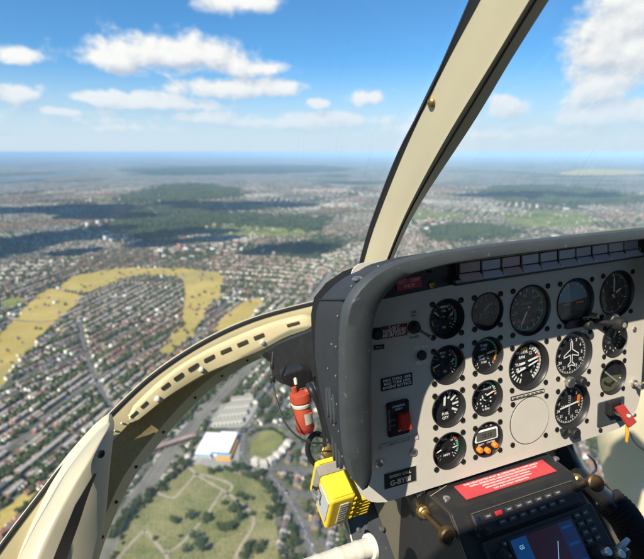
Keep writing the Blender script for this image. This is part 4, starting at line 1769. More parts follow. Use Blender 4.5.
b.loft([[p + np.array([0, .03, 0]), p, p + (c_ - p) * .5 + np.array([0, -.001, .0005]), p + (c_ - p) * .93 + np.array([0, -.0008, .0004]), c_ + (r - c_) * .07, c_ + (r - c_) * .9, r, r + np.array([0, .03, 0])] for p, c_, r in zip(PL3, PC3, PR3)], M_CREAM, closed=True)
b.add([PL3[0] + np.array([0, .03, 0]), PL3[0], PC3[0], PR3[0], PR3[0] + np.array([0, .03, 0])], [(0, 1, 2, 3, 4)], M_CREAM)
pil = b.build('door_pillar', cabin, smooth=70)
pn = np.cross(PR3[88] - PC3[88], PC3[105] - PC3[88])
pn /= np.linalg.norm(pn)
if pn[1] > 0:
    pn = -pn


def on_pillar(x, y, off=.001):
    return on_plane(x, y, PC3[88] + pn * off, pn)


b = MB()
rows = []
for i in range(58, 140, 2):
    u_ = min(1.0, (i - 58) / 26)
    p_, r_ = PC3[i], PR3[i]
    nn_ = np.cross(r_ - p_, PC3[min(139, i + 3)] - PC3[i - 3])
    nn_ /= np.linalg.norm(nn_)
    if nn_[1] > 0:
        nn_ = -nn_
    s0_, s1_ = .45 - .20 * u_ ** .7, .51 - .05 * u_ ** .7
    rows.append([p_ + (r_ - p_) * s0_ - nn_ * .002, p_ + (r_ - p_) * s0_ + nn_ * .0012, p_ + (r_ - p_) * s1_ + nn_ * .0012, p_ + (r_ - p_) * s1_ - nn_ * .002])
b.loft(rows, mat('dark_pillar_inset', (.11, .085, .06), .6, var=.2, vscale=50))
b.build('inset', pil)
b = MB()
u1 = np.cross(pn, [0, 0, 1.0])
u1 /= np.linalg.norm(u1)
b.lathe([(.0062, -.002), (.0062, .0015), (.004, .003), (.002, .001)], M_SCREW, on_pillar(101, 454, .004), ax=[u1, np.cross(pn, u1), pn], n=16)
b.build('screw', pil, smooth=40)

# glass: left windshield, right windshield, chin windows
post_l = [onX(*q, .366) + np.array([0, .012, .008]) for q in seal_l]
post_l += [post_l[-1] + np.array([0, -.035 * k_, .05 * k_ - .0015 * k_ * k_]) for k_ in range(1, 9)]
TOP_L = np.array([-.95, .05, .62])


def pane(name, lower, right, top_left, bulge, m_, label=None, thick=True, nu=28, nv=20):
    """curved sheet between a lower edge, a right edge and a top left corner"""
    lo_ = np.array([lower[int(round(i * (len(lower) - 1) / (nu - 1)))] for i in range(nu)])     # right -> left
    ri = np.array([right[int(round(i * (len(right) - 1) / (nv - 1)))] for i in range(nv)])      # bottom -> top
    tl = np.asarray(top_left, float)
    grid = []
    for j in range(nv):
        v = j / (nv - 1)
        rowp = []
        for i in range(nu):
            u = i / (nu - 1)
            le = lo_[-1] * (1 - v) + tl * v
            to = ri[-1] * (1 - u) + tl * u
            p = (1 - v) * lo_[i] + v * to + (1 - u) * ri[j] + u * le - ((1 - u) * (1 - v) * lo_[0] + u * (1 - v) * lo_[-1] + (1 - u) * v * ri[-1] + u * v * tl)
            p = p + np.array(bulge) * math.sin(math.pi * u) ** .8 * math.sin(math.pi * v) ** .8
            rowp.append(p)
        grid.append(rowp)
    b = MB()
    b.loft(grid, m_)
    return b.build(name, cabin, smooth=60, label=label)


pane('windshield', A3, post_l, TOP_L, (-.06, .14, .06), M_WIND, 'left windshield pane')
post_r = [onX(*q, .412) + np.array([.0, .02, .014]) for q in rgt_l]
post_r += [post_r[-1] + np.array([0, -.035 * k_, .05 * k_ - .0015 * k_ * k_]) for k_ in range(1, 9)]
low_r = [np.array([.40 + 1.5 * t, 1.0 - .5 * t * t, -.36 - .06 * t]) for t in np.linspace(0, 1, 30)]
post_r2 = [np.array([.40, 1.0, -.36]) * (1 - t) + post_r[0] * t for t in np.linspace(0, .9, 4)] + post_r
pane('windshield', low_r, post_r2, (1.9, .0, .60), (.06, .12, .06), M_WIND2, 'right windshield pane with fine scratches')
chin_low = [p + np.array([.06, .12, -.42]) for p in B3]
b = MB()
rows = []
for j in range(10):
    v = j / 9
    rows.append([p * (1 - v) + q * v + np.array([-.02, .10, -.02]) * math.sin(math.pi * v) for p, q in zip(B3, chin_low)])
b.loft(rows, M_CHIN)
b.build('chin_window', cabin, smooth=60)

# ------------------------------------------------------------------ instrument panel
PM = Matrix(((EX[0], EV[0], EW[0], P_O[0]), (EX[1], EV[1], EW[1], P_O[1]), (EX[2], EV[2], EW[2], P_O[2]), (0, 0, 0, 1)))
panel = empty('instrument_panel', matrix=PM, label='grey and cream helicopter instrument panel under a worn black hood, full of round dials', cat='instrument panel')

GA = [  # centre px, radius, key
    (447.1, 318.8, .0295, 'a'), (487.5, 311.5, .0290, 'b'), (530.3, 310.4, .0405, 'c'), (575.5, 302.6, .0405, 'd'), (617, 294, .0405, 'e'),
    (447.8, 364.7, .0295, 'f'), (487.5, 355.3, .0290, 'g'), (529, 365.4, .0405, 'h'), (574, 355, .0405, 'i'), (614.6, 340.3, .0300, 'j'), (613, 377, .0315, 'k'),
    (448.7, 408.3, .0295, 'l'), (487.2, 397.8, .0290, 'm'), (449.5, 450.6, .0295, 'n'), (487.5, 439.2, .0290, 'o'), (529.3, 420, .0405, 'p'), (572.3, 406.3, .0395, 'q')]
CEN = {k_: (*puv(x, y), R) for x, y, R, k_ in GA}

# face with real openings, cut from a filled curve
cu = bpy.data.curves.new('face', 'CURVE')
cu.dimensions = '2D'
cu.fill_mode = 'BOTH'
cu.extrude = .0012


def round_poly(pts, r, n=6):
    outp = []
    N = len(pts)
    for i in range(N):
        p, a, c_ = np.array(pts[i], float), np.array(pts[i - 1], float), np.array(pts[(i + 1) % N], float)
        rr = r[i] if isinstance(r, (list, tuple)) else r
        if rr <= 0:
            outp.append(tuple(p))
            continue
        e0_, e1_ = (a - p) / np.linalg.norm(a - p), (c_ - p) / np.linalg.norm(c_ - p)
        for k in range(n + 1):
            t = k / n
            outp.append(tuple(p + e0_ * rr * (1 - t) ** 2 + e1_ * rr * t * t))
    return outp


U0, U1, V0, V1 = -.160, .418, -.2665, .088
face_out = round_poly([(U0 + .012, V1), (U0, V0), (U1, V0), (U1, V1)], [0.02, .062, .07, .02], 8)


def spl(pts):
    s_ = cu.splines.new('POLY')
    s_.points.add(len(pts) - 1)
    for q, p in zip(s_.points, pts):
        q.co = (p[0], p[1], 0, 1)
    s_.use_cyclic_u = True


spl(face_out)
for k_, (u, v, R) in CEN.items():
    if k_ != 'p':
        spl([(u + R * .985 * math.cos(a), v + R * .985 * math.sin(a)) for a in np.linspace(0, 2 * math.pi, 48, endpoint=False)])
tmp = bpy.data.objects.new('t', cu)
me = bpy.data.meshes.new_from_object(tmp)
bpy.data.objects.remove(tmp)
me.materials.clear()
me.materials.append(M_PANEL)
face = bpy.data.objects.new('panel_face', me)
C.collection.objects.link(face)
face.parent = panel
face.location = (0, 0, -.0012)
b = MB()
b.prism([(U0 + .02, V0 + .03), (U1 - .02, V0 + .03), (U1 - .02, .05), (U0 + .02, .05)], -.09, -.018, M_BLACK)
b.build('backing_box', panel, keep=False)


def needle(parent, ang, ln, tail, w, m_=M_WHITE, z=-.0055, o=(0, 0), name='needle', hub=.0032):
    a = math.radians(ang)
    d = np.array([math.sin(a), math.cos(a)])
    t = np.array([d[1], -d[0]])
    o = np.array(o)
    b = MB()
    q = [o - d * tail - t * w * .5, o - d * tail + t * w * .5, o + d * ln * .8 + t * w * .5, o + d * ln, o + d * ln * .8 - t * w * .5]
    b.prism([tuple(p) for p in q], z, z + .0006, m_)
    if hub:
        b.lathe([(hub, z - .001), (hub, z + .0012), (hub * .6, z + .0016)], M_DIALW, (*o, 0), n=14)
    return b.build(name, parent, keep=False)


def gauge(key, label, recess=.008, screws=True, knobs=()):
    u, v, R = CEN[key]
    b = MB()
    b.lathe([(R * 1.012, .0001), (R * 1.012, .0012), (R * .985, .0018), (R * .955, .0006), (R * .935, -.004), (R * .90, -recess), (R * .985, -recess - .001)], M_DIALW, n=48, cap=False)
    if screws:
        s_ = R * (.86 if R > .035 else .83)
        for sx in (-1, 1):
            for sy in (-1, 1):
                b.lathe([(.0043, .0001), (.0043, .0014), (.0030, .0022), (.0014, .0014)], M_SCREW, (sx * s_, sy * s_, 0), n=12)
    g_ = b.build('gauge', panel, keep=False, smooth=40, label=label, loc=(u, v, 0))
    d = MB()
    d.ts = .84
    d.lathe([(R * .95, -recess - .0006), (R * .95, -recess)], M_DIAL, n=40)
    return g_, d, R, -recess + .0003


def finish(g_, d, R, glass=True):
    d.build('dial', g_, keep=False)
    if glass:
        b = MB()
        b.add([(R * .94 * math.cos(q_), R * .94 * math.sin(q_), -.0025) for q_ in np.linspace(0, 2 * math.pi, 40, endpoint=False)], [tuple(range(40))], M_GLASS)
        b.build('glass', g_, keep=False)


def knob(parent, u, v, r=.007, h=.016, m_=M_BLACK, name='knob'):
    b = MB()
    nf = 20
    b.lathe([(r * .5, 0), (r * .5, h * .35), (r * .95, h * .4), (r, h * .5), (r, h * .92), (r * .85, h), (r * .3, h)], m_, (u, v, 0), n=18)
    for k in range(nf):
        a = 2 * math.pi * k / nf
        b.box((u + r * math.cos(a), v + r * math.sin(a), h * .7), (r * .12, r * .12, h * .4), m_)
    return b.build(name, parent, keep=False, smooth=40)


def ticks(d, R, z, a0, a1, n, r0, r1, w, m_=M_WHITE):
    for k in range(n):
        d.tick(a0 + (a1 - a0) * k / max(1, n - 1), R * r0, R * r1, w, z, m_)


def nums(d, R, z, items, r, size, m_=M_WHITE, o=(0, 0)):
    for a, t in items:
        q = math.radians(a)
        d.text(t, size, (o[0] + R * r * math.sin(q), o[1] + R * r * math.cos(q), z), m_, bold=.02)


# twin scale small dials of the left column
def twin(key, label, n1, n2, caps, mL=M_DIM, rich=True):
    g_, d, R, z = gauge(key, label)
    ticks(d, R, z, 28, 140, 10, .62, .76, .0011)
    ticks(d, R, z, 215, 330, 8, .62, .74, .0010, mL)
    d.arc(R * .66, R * .76, 45, 60, z + .0001, M_REDM)
    d.arc(R * .66, R * .76, 66, 112, z + .0001, M_GREEN)
    d.arc(R * .66, R * .74, 240, 262, z + .0001, M_AMBER if rich else mL)
    nums(d, R, z, [(40, '10'), (78, '8'), (104, '5'), (132, '0')], .50, .0052)
    nums(d, R, z, [(225, '0'), (262, '5'), (300, '10')], .52, .0052, mL)
    for t, x, y, s_ in caps:
        d.text(t, s_, (x * R, y * R, z), M_WHITE, bold=.015)
    needle(g_, n1, R * .5, R * .1, .0016, o=(-.008, .002))
    needle(g_, n2, R * .42, R * .1, .0016, o=(.006, -.001))
    finish(g_, d, R)


twin('a', 'small twin dial with dim white needle pointing up left, first in the top row', -46, 40, [('XMSN', 0, .55, .0062), ('OIL', 0, .34, .0062), ('\u00b0C', 0, .02, .006), ('PSI', 0, -.5, .006)])
twin('f', 'small twin dial with red and green scale and pale needle pointing left down, first in the second row', -112, 58, [('ENG', -.1, .55, .0058), ('OIL', -.1, .36, .0058), ('PSI', .02, -.45, .006)])
twin('n', 'small twin dial with white needle pointing left, lowest of the left column', -108, 80, [('FUEL', -.1, .52, .006), ('AMPS', .0, -.38, .0062)])

# second dial, top row: needle to the upper right
g_, d, R, z = gauge('b', 'small dim dial with grey needle pointing up right, second in the top row')
ticks(d, R, z, -130, 130, 14, .70, .82, .001, M_DIM)
nums(d, R, z, [(-110, '0'), (-60, '2'), (-20, '4'), (20, '6'), (60, '8'), (110, '10')], .56, .0058, M_DIM)
d.text('TORQUE', .0058, (0, -R * .18, z), M_DIM)
d.text('PERCENT', .0048, (0, -R * .42, z), M_DIM)
d.arc(R * .7, R * .8, 60, 80, z + .0001, M_REDM)
needle(g_, 48, R * .66, R * .25, .0022, M_DIM, o=(-.004, -.002))
finish(g_, d, R)

# airspeed
g_, d, R, z = gauge('c', 'large airspeed dial with green outer arc and needle pointing down left')
d.arc(R * .80, R * .85, 30, 215, z + .0001, M_GREEN, n=40)
ticks(d, R, z, -150, 200, 36, .74, .84, .0009, M_DIM)
ticks(d, R, z, -150, 200, 15, .68, .84, .0015)
nums(d, R, z, [(-140, '20'), (-100, '40'), (-60, '60'), (-10, '80'), (40, '100'), (95, '120'), (150, '140')], .56, .0085, M_DIM)
d.text('AIRSPEED', .0072, (0, R * .24, z), M_DIM)
d.text('KNOTS', .0066, (0, R * .06, z), M_DIM)
d.text('MPH', .006, (R * .1, -R * .3, z), M_DIM)
d.arc(R * .30, R * .60, 165, 205, z + .0001, mat('dial_maroon', (.16, .07, .05), .6), n=8)
needle(g_, 208, R * .70, R * .15, .0026)
finish(g_, d, R)

# attitude indicator
g_, d, R, z = gauge('d', 'artificial horizon with pale blue upper half and orange bars', recess=.0075)
b = MB()
b.lathe([(R * .80, -.0118), (R * .78, -.0085), (R * .62, -.005), (R * .3, -.0035), (.001, -.003)], M_SKYB, n=36, cap=False)
sky_half = b
g2 = MB()
vs_, fs_ = [], []
d.arc(0.0005, R * .84, -88, 82, z + .001, M_SKYB, n=40)
d.arc(0.0005, R * .84, 82, 272, z + .001, M_EARTH, n=40)
ticks(d, R, z + .0013, -60, 60, 7, .70, .82, .0012)
for k, hh_ in enumerate((.12, .24, .36)):
    d.quad((-R * .14, R * hh_ - .0004, z + .0013), (R * .14, R * hh_ - .0004, z + .0013), (R * .14, R * hh_ + .0004, z + .0013), (-R * .14, R * hh_ + .0004, z + .0013), M_DIM)
finish(g_, d, R)
b = MB()
for s_ in (-1, 1):
    b.box((s_ * R * .36, -R * .04, -.0045), (R * .40, .0026, .001), M_BLUE)
b.prism([(-.0022, R * .70), (.0022, R * .70), (0, R * .80)], -.0045, -.0038, M_BLUE)
b.prism([(-R * .2, -R * .62), (R * .2, -R * .62), (R * .10, -R * .36), (-R * .1, -R * .36)], -.006, -.0042, M_BLACK)
b.build('horizon_bar', g_, keep=False)
b = MB()
b.prism(round_poly([(-R * .62, -R * 1.02), (R * .55, -R * 1.04), (R * .62, -R * .72), (-R * .5, -R * .70)], .006), .0004, .004, M_BLACKW)
b.build('lower_housing', g_, keep=False)
knob(g_, R * .38, -R * .92, .0075, .018)
b = MB()
b.tube([(R * .30, -R * .66, .004), (R * .62, -R * .60, .010), (R * .86, -R * .52, .012)], .0016, M_SILV, n=8)
b.lathe([(.003, 0), (.003, .014), (.0022, .016)], M_BRASS, (R * .72, -R * .56, .002), n=12)
b.build('caging_lever', g_, keep=False, smooth=40)

# clock-like altimeter
g_, d, R, z = gauge('e', 'large altimeter with two white hands, last in the top row')
ticks(d, R, z, 0, 352.8, 50, .78, .85, .0008)
ticks(d, R, z, 0, 324, 10, .72, .86, .0016)
nums(d, R, z, [(36 * k, str(k)) for k in range(10)], .60, .0085, M_DIM)
d.text('ALT', .008, (0, R * .28, z), M_DIM)
d.text('1000 FT', .005, (R * .05, -R * .2, z), M_DIM)
d.quad((R * .25, -R * .12, z + .0002), (R * .52, -R * .12, z + .0002), (R * .52, R * .05, z + .0002), (R * .25, R * .05, z + .0002), M_DIALW)
needle(g_, -2, R * .74, R * .18, .0026)
needle(g_, 62, R * .42, R * .16, .0038, z=-.0045)
finish(g_, d, R)
knob(g_, -R * .52, -R * .93, .0092, .016, M_SILV, 'setting_knob')

# torque/temperature dial with green top arc
g_, d, R, z = gauge('g', 'small dial with green, amber and red rim arc and level cream needle, second in the second row')
d.arc(R * .72, R * .84, -80, 78, z + .0001, M_GREEN, n=30)
d.arc(R * .72, R * .84, 80, 118, z + .0001, M_AMBER, n=10)
d.arc(R * .72, R * .86, 119, 132, z + .0001, M_REDM, n=6)
ticks(d, R, z + .0002, -150, 150, 21, .74, .86, .0009)
d.text('TURB', .0066, (-R * .02, R * .46, z), M_WHITE, bold=.02)
d.text('OUT', .0060, (-R * .02, R * .26, z), M_WHITE, bold=.02)
d.text('TEMP \u00b0C', .0062, (-R * .02, -R * .26, z), M_WHITE, bold=.02)
d.text('X100', .0056, (-R * .02, -R * .46, z), M_WHITE, bold=.02)
nums(d, R, z, [(-140, '1'), (-110, '2'), (150, '9')], .66, .006)
needle(g_, 80, R * .70, R * .45, .003, mat('needle_cream', (.80, .70, .42), .5))
finish(g_, d, R)

# dual tachometer
g_, d, R, z = gauge('h', 'large dual tachometer with bold white scale and red and green marks')
ticks(d, R, z, 20, 145, 12, .62, .80, .0030)
ticks(d, R, z, 20, 145, 23, .70, .80, .0011)
ticks(d, R, z, 200, 262, 6, .62, .80, .0026)
d.arc(R * .60, R * .72, 62, 72, z + .0001, M_REDM)
d.arc(R * .60, R * .72, 73, 84, z + .0001, M_GREEN)
d.arc(R * .60, R * .72, 85, 94, z + .0001, M_REDM)
d.arc(R * .60, R * .70, -22, 8, z + .0001, M_AMBER)
nums(d, R, z, [(30, '12'), (110, '9'), (140, '6'), (205, '4'), (245, '2')], .48, .0088)
for t, y in (('ROTOR', .50), ('RPM', .30), ('TURBINE', .02), ('% RPM', -.18)):
    d.text(t, .0080, (-R * .18, R * y, z), M_WHITE, bold=.03)
needle(g_, 78, R * .66, R * .3, .0030, M_WHITE, o=(0, .004))
needle(g_, 72, R * .62, R * .5, .0024, M_WHITE, z=-.0045, o=(0, -.004))
finish(g_, d, R)

# heading dial with aeroplane outline
g_, d, R, z = gauge('i', 'large heading dial with white aircraft outline', recess=.0075)
ticks(d, R, z, 0, 350, 36, .76, .86, .0013)
ticks(d, R, z, 0, 355, 72, .80, .86, .0007)
nums(d, R, z, [(30 * k, t) for k, t in enumerate(('N', '3', '6', 'E', '12', '15', 'S', '21', '24', 'W', '30', '33'))], .64, .0088)
pl = [(0, .58), (.045, .50), (.055, .20), (.40, -.02), (.40, -.12), (.055, -.03), (.045, -.34), (.17, -.44), (.17, -.52), (0, -.47)]
pl = pl + [(-x, y) for x, y in pl[-2:0:-1]]
for i in range(len(pl)):
    p, q = np.array(pl[i]) * R, np.array(pl[(i + 1) % len(pl)]) * R
    e_ = (q - p) / (np.linalg.norm(q - p) + 1e-9)
    t_ = np.array([-e_[1], e_[0]]) * .0009
    p, q = p - e_ * .0007, q + e_ * .0007
    d.add([(*(p + t_), z + .0022), (*(p - t_), z + .0022), (*(q - t_), z + .0022), (*(q + t_), z + .0022)], [(0, 1, 2, 3)], M_WHITE)
finish(g_, d, R)
knob(g_, -R * .44, -R * 1.0, .0085, .014, M_SILV, 'setting_knob')
knob(g_, R * .10, -R * 1.04, .0072, .018)

# small climb dial at the right, and the slip indicator under it
g_, d, R, z = gauge('j', 'small climb rate dial at the right edge below the altimeter')
ticks(d, R, z, 200, 520, 21, .70, .84, .0013)
nums(d, R, z, [(270, '0'), (315, '1'), (0, '2'), (45, '3'), (225, '1'), (180, '2')], .54, .0062)
d.text('VERT SPEED', .0048, (R * .1, -R * .2, z), M_DIM)
needle(g_, 300, R * .55, R * .1, .0016)
needle(g_, 30, R * .5, R * .1, .0016, o=(.003, 0))
finish(g_, d, R)
g_, d, R, z = gauge('k', 'small turn and slip window with olive reflection, lowest round dial at right', recess=.0065)
d.arc(R * .05, R * .90, 95, 265, z + .0002, M_OLIVED, n=30)  # olive sector paints a reflection into the dial face
d.tick(-52, -R * .75, R * .75, .003, z + .0010, M_DIM)
d.arc(R * .42, R * .58, 120, 240, z + .0005, M_DIALW, n=20)
b = MB()
b.lathe([(.001, -.0075), (.0032, -.0062), (.0036, -.005), (.001, -.003)], M_BLACK, (0, -R * .5, 0), n=12)
finish(g_, d, R)
b.build('slip_ball', g_, keep=False, smooth=60)

# fuel quantity
g_, d, R, z = gauge('l', 'small fuel dial with upright white needle and four bold ticks, third in the left column')
for a in (22, 52, 84, 116):
    d.tick(a, R * .42, R * .80, .0034, z, M_WHITE)
ticks(d, R, z, 10, 128, 9, .68, .80, .0016)
nums(d, R, z, [(-42, '10'), (-80, 'E')], .66, .0062, M_DIM)
d.text('FUEL', .0068, (-R * .02, -R * .40, z), M_WHITE, bold=.03)
d.text('QTY', .0068, (-R * .02, -R * .62, z), M_WHITE, bold=.03)
needle(g_, 4, R * .72, R * .08, .0032, o=(-.004, 0))
finish(g_, d, R)

# gas producer with inner dial
g_, d, R, z = gauge('m', 'small ringed percent dial with inner sub-dial and green and red rim marks, third in the second column')
d.arc(R * .70, R * .82, 8, 66, z + .0001, M_GREEN, n=14)
d.arc(R * .70, R * .84, 84, 96, z + .0001, M_REDM, n=6)
ticks(d, R, z + .0002, -140, 90, 24, .70, .84, .0014)
nums(d, R, z, [(-130, '2'), (-90, '4'), (-45, '6'), (0, '8'), (45, '10')], .56, .0062)
for k in range(10):
    d.tick(36 * k, R * .30, R * .40, .0024, z, M_WHITE, o=(R * .12, -R * .28))
d.text('GAS PROD', .0048, (0, R * .36, z), M_WHITE)
nums(d, R, z, [(170, '% RPM')], .80, .0058)
needle(g_, 72, R * .68, R * .2, .0022)
needle(g_, -60, R * .3, R * .1, .0014, z=-.0045, o=(R * .12, -R * .28))
finish(g_, d, R)

# digital clock with three orange buttons
g_, d, R, z = gauge('o', 'round digital clock with grey display and three orange buttons', recess=.003)
d.prism(round_poly([(-R * .78, -R * .12), (R * .78, -R * .12), (R * .74, R * .56), (-R * .74, R * .56)], .004), z, z + .0006, M_WHITE)
d.prism(round_poly([(-R * .68, -R * .04), (R * .66, -R * .04), (R * .64, R * .46), (-R * .66, R * .46)], .002), z + .0007, z + .0012, M_LCD)
d.text('12:15', .0105, (0, R * .2, z + .0014), M_BLACK, bold=.02)
for t, x, y in (('SELECT', -.36, -.28), ('CONTROL', .3, -.26), ('UTC', -.32, .72), ('FT', .0, .74), ('ET', .3, .70)):
    d.text(t, .0042, (x * R, y * R, z + .0003), M_WHITE, bold=.02)
finish(g_, d, R, glass=False)
for x, y in ((-.52, -.50), (.0, -.66), (.50, -.46)):
    b = MB()
    b.lathe([(.0046, -.003), (.0046, .003), (.0036, .0042), (.001, .0044)], M_ORANGE, (x * R, y * R, 0), n=18)
    b.build('button', g_, keep=False, smooth=40)

# blank cover plate with a slot above it
u, v, R = CEN['p']
b = MB()
b.lathe([(R * 1.0, .0002), (R * 1.0, .0012)], M_SEAL, n=56)
b.lathe([(R * .978, .0012), (R * .978, .0019)], M_PANEL, n=56)
for sx in (-1, 1):
    for sy in (-1, 1):
        b.lathe([(.0043, .0001), (.0043, .0014), (.0030, .0022), (.0014, .0014)], M_SCREW, (sx * R * .86, sy * R * .86, 0), n=12)
b.build('blank_cover', panel, keep=False, smooth=40, label='plain round cover plate with a thin dark rim', loc=(u, v, 0))
b = MB()
p0, p1 = puv(510.5, 398.5), puv(543.5, 390)
e_ = np.array(p1) - np.array(p0)
L_ = np.linalg.norm(e_)
ex2 = np.array([*(e_ / L_), 0])
b.box((*(np.array(p0) + e_ / 2), .0010), (L_, .0056, .0016), M_BLACK, [ex2, np.array([-ex2[1], ex2[0], 0]), np.array([0, 0, 1])])
b.box((*(np.array(p0) + e_ / 2), .0020), (L_ * .96, .0030, .0006), M_PANEL, [ex2, np.array([-ex2[1], ex2[0], 0]), np.array([0, 0, 1])])
for k in range(7):
    b.box((*(np.array(p0) + e_ * (.1 + .13 * k)), .0025), (.006, .0012, .0004), M_BLACK, [ex2, np.array([-ex2[1], ex2[0], 0]), np.array([0, 0, 1])])
b.build('scale_plate', panel, keep=False)

# course indicator
g_, d, R, z = gauge('q', 'large course indicator with white cross needles and an orange flag', recess=.0075)
ticks(d, R, z, 0, 350, 36, .74, .84, .0016)
ticks(d, R, z, 0, 355, 72, .79, .84, .0008)
nums(d, R, z, [(30 * k + 12, t) for k, t in enumerate(('N', '3', '6', 'E', '12', '15', 'S', '21', '24', 'W', '30', '33'))], .62, .0085)
for k in range(-4, 5):
    d.arc(0, .0010, 0, 360, z + .0003, M_WHITE, n=8, o=(k * R * .1, 0))
    d.arc(0, .0010, 0, 360, z + .0003, M_WHITE, n=8, o=(0, k * R * .1))
finish(g_, d, R)
needle(g_, 82, R * .55, R * .55, .0022, hub=0)
needle(g_, 4, R * .5, R * .45, .0008, M_DIM, z=-.0050, hub=0)
b = MB()
b.prism(round_poly([(R * .42, -R * .02), (R * .58, R * .0), (R * .60, R * .38), (R * .46, R * .36)], .002), -.0058, -.0050, M_ORANGE)
b.build('flag', g_, keep=False)
knob(g_, -R * .62, -R * .95, .0062, .010)
knob(g_, -R * .16, -R * 1.06, .0092, .017)
b = MB()
b.tube([(-R * .55, -R * .98, .006), (-R * .2, -R * 1.05, .010)], .0030, M_SILV, n=8)
b.build('lever', g_, keep=False, smooth=40)

# control under the altimeter: black knob on a grey stalk
u, v = puv(607, 321)
b = MB()
b.tube([(-.036, .006, .004), (-.018, .002, .012), (0, 0, .02)], [.004, .006, .005], M_BLACK, n=12)
b.lathe([(.006, .012), (.011, .014), (.012, .022), (.010, .030), (.006, .032), (.005, .029)], M_BLACK, (0, 0, 0), n=20)
b.lathe([(.0045, .0295), (.0045, .031)], M_DIM, n=12)
b.build('caging_knob', panel, keep=False, smooth=40, loc=(u, v, 0))

# loose panel fixings
b = MB()
for (x, y, r) in ((600, 430, .004), (634, 329, .0045), (379, 463.5, .0065), (413, 452, .0065), (634, 415, .004), (420, 262, .003)):
    u, v = puv(x, y)
    b = MB()
    b.lathe([(r, .0001), (r, .0016), (r * .7, .0028), (r * .3, .0018)], M_SILV if x in (634, 379, 413) else M_SCREW, (u, v, 0), n=14)
    b.build('screw', panel, keep=False, smooth=40)
b = MB()
u, v = puv(633, 383)
b.lathe([(.007, 0), (.007, .004), (.004, .005), (.004, .012), (.006, .013), (.006, .018)], M_SILV, (u, v, 0), n=16)
b.tube([(u, v, .014), (u + .02, v - .006, .014)], .0035, M_SILV, n=10)
b.build('latch', panel, keep=False, smooth=40)


def uvframe(tl, tr, bl, w=0.0):
    a, b_, c_ = [np.array(puv(*q, w)) for q in (tl, tr, bl)]
    ex_ = b_ - a
    ey_ = a - c_
    return (a + b_) / 2 - ey_ / 2, np.linalg.norm(ex_), np.linalg.norm(ey_), math.atan2(ex_[1], ex_[0])


def placard(tl, tr, bl, m_, lines, tm, label, size=.0042, border=None, w=0.0, th=.001, squash=1.0, bold=.02, name='placard'):
    c_, wd, ht, a = uvframe(tl, tr, bl, w)
    X = np.array([math.cos(a), math.sin(a), 0])
    Yv = np.array([-math.sin(a), math.cos(a), 0])
    Z = np.array([0, 0, 1])
    b = MB()
    if border is not None:
        b.prism([(-wd / 2, -ht / 2), (wd / 2, -ht / 2), (wd / 2, ht / 2), (-wd / 2, ht / 2)], .0002, th, border, (*c_, w), [X, Yv, Z])
        wd2, ht2 = wd - .0016, ht - .0016
        b.prism([(-wd2 / 2, -ht2 / 2), (wd2 / 2, -ht2 / 2), (wd2 / 2, ht2 / 2), (-wd2 / 2, ht2 / 2)], th, th + .0003, m_, (*c_, w), [X, Yv, Z])
    else:
        b.prism([(-wd / 2, -ht / 2), (wd / 2, -ht / 2), (wd / 2, ht / 2), (-wd / 2, ht / 2)], .0002, th + .0003, m_, (*c_, w), [X, Yv, Z])
    n_ = len(lines)
    for i, t in enumerate(lines):
        s_ = size if not isinstance(size, (list, tuple)) else size[i]
        y = ht * (.5 - (i + .5) / n_) * .86
        vs_, _ = text_geo(t, bold)
        wmax = max(q[0] for q in vs_) - min(q[0] for q in vs_)
        sq = min(squash, wd * .92 / (wmax * s_))
        b.text(t, s_, np.array([*c_, w + th + .0006]) + Yv * y, tm, [X, Yv], bold, sq)
    return b.build(name, panel, keep=False, label=label)


placard((380, 327), (406.5, 323), (380.5, 339), M_DKRED, ['FLIGHT', 'ENGINE AIR INTAKE', 'MUST BE INSPECTED', 'BEFORE FLIGHT'], M_WHITE, 'small dark red notice with four white lines', .0052)
placard((380.5, 378.8), (411.5, 372.2), (381.5, 391.2), M_BLACK, ['MAX TORQ 100%', 'MAX TURB 105%', 'ENGINE RATINGS'], M_WHITE, 'black notice with three white lines', .0058)
placard((379, 445), (417.5, 434.5), (380, 449), M_LABEL, ['EMERGENCY RELEASE'], M_GREYST, 'narrow worn silver label strip', .0036)
placard((382.5, 474), (415, 465), (384.5, 489.5), M_BLACK, ['RADIO CALL', 'G-BYBI'], mat('placard_cream_text', (.62, .57, .42), .6), 'black registration plate reading G-BYBI', [.0062, .0115], border=M_LABEL, bold=.03)
placard((373.5, 345.5), (384, 344), (373.5, 350), M_BLACK, ['PULL'], M_DIM, 'tiny black PULL tag', .0045)
for (x, y, t, m_, s_) in ((413.5, 312, 'FUEL', M_BLACK, .0042), (413, 315.5, 'ON', M_BLACK, .0042), (414, 337, 'CLOSED', M_BLACK, .0042), (421, 347.5, 'HORN', M_WHITE, .0080), (421.5, 362.5, 'MUTE', M_WHITE, .0080),
                           (437, 486.5, 'VENT', M_WHITE, .006)):
    b = MB()
    if t != 'VENT':
        b.text(t, s_, (*puv(x, y), .0008), m_, bold=.02)
        b.build('lettering', panel, keep=False)

